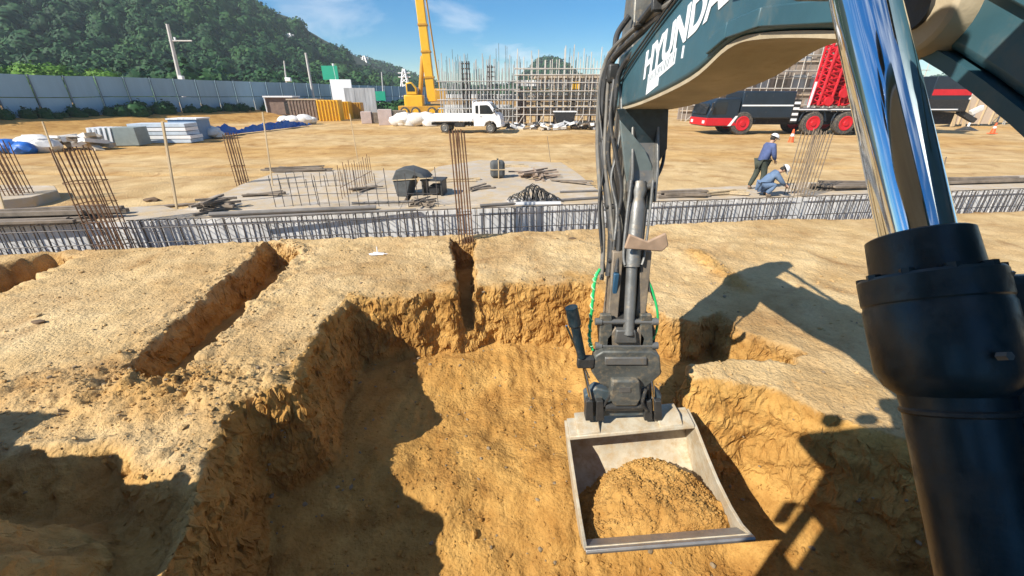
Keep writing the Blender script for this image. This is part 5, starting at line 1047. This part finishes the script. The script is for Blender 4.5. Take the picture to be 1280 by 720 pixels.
def crowns(name, P, RAD, m, nl=70, leaf=.28, seed=1, tall=1.0):
    r = np.random.default_rng(seed); T_ = [crown_mesh(nl, seed * 10 + k, leaf, 1 if nl < 100 else 2) for k in range(5)]; VV = []; FT = []; FQ = []; TN = []; o = 0
    for i in range(len(P)):
        core, f0, q = T_[i % 5]; a = r.uniform(0, 6.28); rot = np.array([[math.cos(a), -math.sin(a), 0], [math.sin(a), math.cos(a), 0], [0, 0, 1]]); s = RAD[i] * r.uniform(.8, 1.2, 3) * np.array([1, 1, tall])
        v = (np.concatenate([core, q]) @ rot.T) * s + P[i]; VV.append(v); FT.append(f0 + o); nq = len(q) // 4; FQ.append(np.arange(nq * 4).reshape(nq, 4) + o + len(core)); o += len(v)
        b = r.uniform(.05, .6) + .3 * float(noise(P[i][0] * .045, P[i][1] * .03, seed=7)); TN.append(np.clip(np.concatenate([np.full(len(core), b * .8), np.repeat(b + r.uniform(-.25, .3, nq), 4)]), 0, 1))
    V = np.concatenate(VV); ft = np.concatenate(FT); fq = np.concatenate(FQ); me = bpy.data.meshes.new(name); me.vertices.add(len(V)); me.vertices.foreach_set('co', V.astype(np.float32).ravel())
    li = np.concatenate([ft.ravel(), fq.ravel()]).astype(np.int32); me.loops.add(len(li)); me.loops.foreach_set('vertex_index', li); me.polygons.add(len(ft) + len(fq))
    me.polygons.foreach_set('loop_start', np.concatenate([np.arange(len(ft)) * 3, len(ft) * 3 + np.arange(len(fq)) * 4]).astype(np.int32)); me.update(); me.validate(); me.materials.append(m)
    at2 = me.attributes.new('tone', 'FLOAT', 'POINT'); at2.data.foreach_set('value', np.concatenate(TN).astype(np.float32)); ob = bpy.data.objects.new(name, me); C.objects.link(ob); return ob
r = np.random.default_rng(77); pts = []
yy = 68.0
while yy < 262:
    st = 3.1 + (yy - 66) * .013; xx = -60 - yy * 1.25
    while xx < -8:
        x_ = xx + r.uniform(-.4, .4) * st; y_ = yy + r.uniform(-.4, .4) * st
        if S1(x_) > 1.0 and x_ > -1.30 * y_ - 10: pts.append((x_, y_))
        xx += st
    yy += st * .85
pts = np.array(pts); hz_ = hill1(pts[:, 0], pts[:, 1]); rd = (2.2 + (pts[:, 1] - 66) * .006) * r.uniform(.6, 1.5, len(pts)); print('trees', len(pts))
tag(crowns('hill_forest', np.stack([pts[:, 0], pts[:, 1], hz_ + rd * .7], -1), rd, M_leaf, 150, .155, 3, 1.15), kind='stuff')
pts = []
yy = 330.0
while yy < 470:
    xx = -330
    while xx < 480:
        x_ = xx + r.uniform(-3, 3); y_ = yy + r.uniform(-3, 3)
        if hill2(np.array([x_]), np.array([y_]))[0] > 1.2 and abs(x_) < y_ * 1.15: pts.append((x_, y_))
        xx += 7.5
    yy += 8
pts = np.array(pts); print('far trees', len(pts))
tag(crowns('far_forest', np.stack([pts[:, 0], pts[:, 1], hill2(pts[:, 0], pts[:, 1]) + 2.5], -1), np.full(len(pts), 5.2), M_leaf, 60, .24, 5, .9), kind='stuff')
# pale shrubs right behind the hoarding, tangled weeds along its foot
for k, (px, s, lab) in enumerate(((-20, 3.6, 'round bright green shrub at the left frame edge above the hoarding'), (25, 3.2, 'bright green shrub, second from the left above the hoarding'), (60, 4.0, 'broadest bright green shrub above the hoarding'), (92, 2.6, 'low bright shrub, fourth above the hoarding'),
                                  (118, 3.2, 'light green shrub, tallest of the middle ones above the hoarding'), (150, 2.4, 'small yellow-green shrub above the hoarding, left of the utility pole'), (182, 2.0, 'rightmost and smallest shrub above the hoarding'))):
    y = 47 + k * 1.2; c = atY(px, 95, y); sb = thing('shrub', lab, 'shrub', (c.x, y, 1.8), 0, 'shrubs behind the hoarding'); rr2 = np.random.default_rng(k)
    PP = np.array([[rr2.uniform(-.6, .6) * s, rr2.uniform(-.3, .3) * s, rr2.uniform(.35, .75) * s] for _ in range(9)]); ob = crowns('foliage', PP, np.full(9, s * .42), M_leaf2, 260, .10, 20 + k, 1.0); ob.parent = sb
    MB().tube((0, 0, -.5), (.1, 0, s * .5), .09, .05, n=6).build('stem', M_oldwood, sb)
wp = []
for i in range(95):
    t_ = random.uniform(-.2, 1.0); q = FL(t_) + Vector((random.uniform(.5, 1.5), -.3, 0)); wp.append((q.x, q.y, fz(q) + .15, random.uniform(.25, .65) * (1.8 if random.random() < .12 else 1)))
wp = np.array(wp); tag(crowns('weeds', wp[:, :3], wp[:, 3], M_leaf, 120, .15, 41, 1.1), kind='stuff')
wp = []
for i in range(60):
    q = atY(random.uniform(455, 520), 133, random.uniform(62, 80)); wp.append((q.x, q.y, 1.0, random.uniform(.8, 1.6)))
wp = np.array(wp); tag(crowns('roadside_growth', wp[:, :3], wp[:, 3], M_leaf, 60, .25, 43, .8), kind='stuff')
T = thing('climber', 'dark creeper clump hanging on the hoarding near its left part', 'plant', (atY(126, 120, 41).x, 41, 1.0)); q = atY(126, 128, 41); T.location = (q.x + .6, 40.3, 1.3)
PP = np.array([[random.uniform(-.5, .5), random.uniform(-.15, .15), random.uniform(0, 2.0)] for _ in range(10)]); ob = crowns('foliage', PP, np.full(10, .42), M_leaf, 80, .25, 51); ob.parent = T; MB().tube((0, 0, -.6), (0, 0, 1.6), .06, n=6).build('stem', M_oldwood, T)

# ================================================================== POLES, PYLONS, SIGNS
def pole(label, px, py0, py1, Y_, lean, arm=None, r=.16, name='utility_pole', box=None, lamp=None):
    b = atY(px, py0, Y_); t_ = atY(px + lean, py1, Y_); T = thing(name, label, 'pole', (b.x, Y_, min(b.z, 1.2)), 0); h = t_ - Vector((b.x, Y_, min(b.z, 1.2)))
    MB().tube((0, 0, -.5), h, r, r * .65, n=10).build('shaft', M_pole, T)
    if arm: MB().box(h * arm + Vector((1.1, 0, 0)), (2.6, .12, .12)).build('cross_arm', M_pole, T); MB().box(h * arm + Vector((.5, 0, .2)), (.15, .15, .3)).build('insulator', M_white, T)
    if box: MB().box(h * box + Vector((.4, -.2, 0)), (.5, .4, .8)).build('transformer', M_form, T, bevel=.06)
    if lamp: MB().box(h * lamp + Vector((.35, -.1, 0)), (.8, .4, .5)).build('lamp_head', M_white, T, bevel=.08)
    return T
pole('tallest pale utility pole with a cross arm and box, before the wooded hill', 222, 100, 30, 55, -13, .82, .24, box=.38)
pole('slim pale pole right of the tall utility pole, behind the hoarding', 390, 112, 66, 62, -8, None, .2)
pole('thin short pole with a small round lamp, left of the slim pole', 356, 110, 76, 64, -1, None, .13, 'street_lamp', lamp=.62)
pole('thin pole standing right of the green road sign', 479, 124, 90, 75, -2, None, .14)
T = thing('road_sign', 'green road sign held out from its pale post above the hoarding', 'sign', (atY(424, 110, 66).x, 66, .8)); s = atY(413, 91, 66) - T.location
MB().tube((0, 0, 0), (-.35, 0, 6.2), .16, n=8).build('post', M_white, T)
sg = MB().box((s.x, -.1, s.z), (2.2, .1, 1.75)).build('sign_plate', M_sign, T); MB().tube((-.3, 0, s.z + .4), (s.x, 0, s.z + .4), .06, n=6).tube((-.3, 0, s.z - .4), (s.x, 0, s.z - .4), .06, n=6).build('bracket', M_white, T)
T = thing('road_sign', 'small low green sign left of the yellow crane', 'sign', (atY(474, 122, 70).x, 70, .8)); s = atY(474, 120, 70) - T.location
MB().box((s.x, 0, s.z), (1.9, .1, 1.3)).build('sign_plate', M_sign, T); MB().tube((0, .1, 0), (0, .1, s.z), .08, n=6).build('post', M_white, T)
def pylon(label, px, py0, py1, Y_, w, m=M_galv, r=.22):
    b = atY(px, py0, Y_); t_ = atY(px, py1, Y_); T = thing('pylon', label, 'pylon', b, 0, 'power pylons'); h = t_.z - b.z; M_ = MB()
    for sx, sy in ((-1, -1), (1, -1), (1, 1), (-1, 1)): M_.tube((sx * w, sy * w, 0), (sx * w * .15, sy * w * .15, h), r, n=5)
    for k in range(6):
        z0, z1 = h * k / 6, h * (k + 1) / 6; a, c = w * (1 - .85 * k / 6), w * (1 - .85 * (k + 1) / 6); M_.tube((-a, -a, z0), (c, -c, z1), r * .6, n=4); M_.tube((a, -a, z0), (-c, -c, z1), r * .6, n=4)
    M_.build('lattice', m, T)
    for k in (.72, .86): MB().tube((-w * 1.1, 0, h * k), (w * 1.1, 0, h * k), r * .8, n=5).build('cross_arm', m, T)
pylon('white lattice mast between the far hill and the yellow crane', 508, 122, 86, 110, 1.3, M_white, .14)
pylon('tiny pale pylon standing on the near wooded slope', 364, 54, 42, 205, 1.6, M_galv, .3)
pylon('small pale pylon standing on the far hill ridge', 457, 84, 70, 330, 2.4, M_galv, .5)

# ================================================================== THE AIR: pale thin haze round the whole place
hz = MB().box((205, 278, 56), (1400, 740, 118)).build('haze', M_white, smooth=0)
m = bpy.data.materials.new('haze_air'); m.use_nodes = True; n = m.node_tree; n.nodes.clear(); o_ = n.nodes.new('ShaderNodeOutputMaterial'); pv = n.nodes.new('ShaderNodeVolumePrincipled')
pv.inputs['Color'].default_value = (.80, .90, 1.0, 1); pv.inputs['Density'].default_value = .0005; n.links.new(pv.outputs[0], o_.inputs['Volume']); hz.data.materials.clear(); hz.data.materials.append(m); tag(hz, kind='stuff')
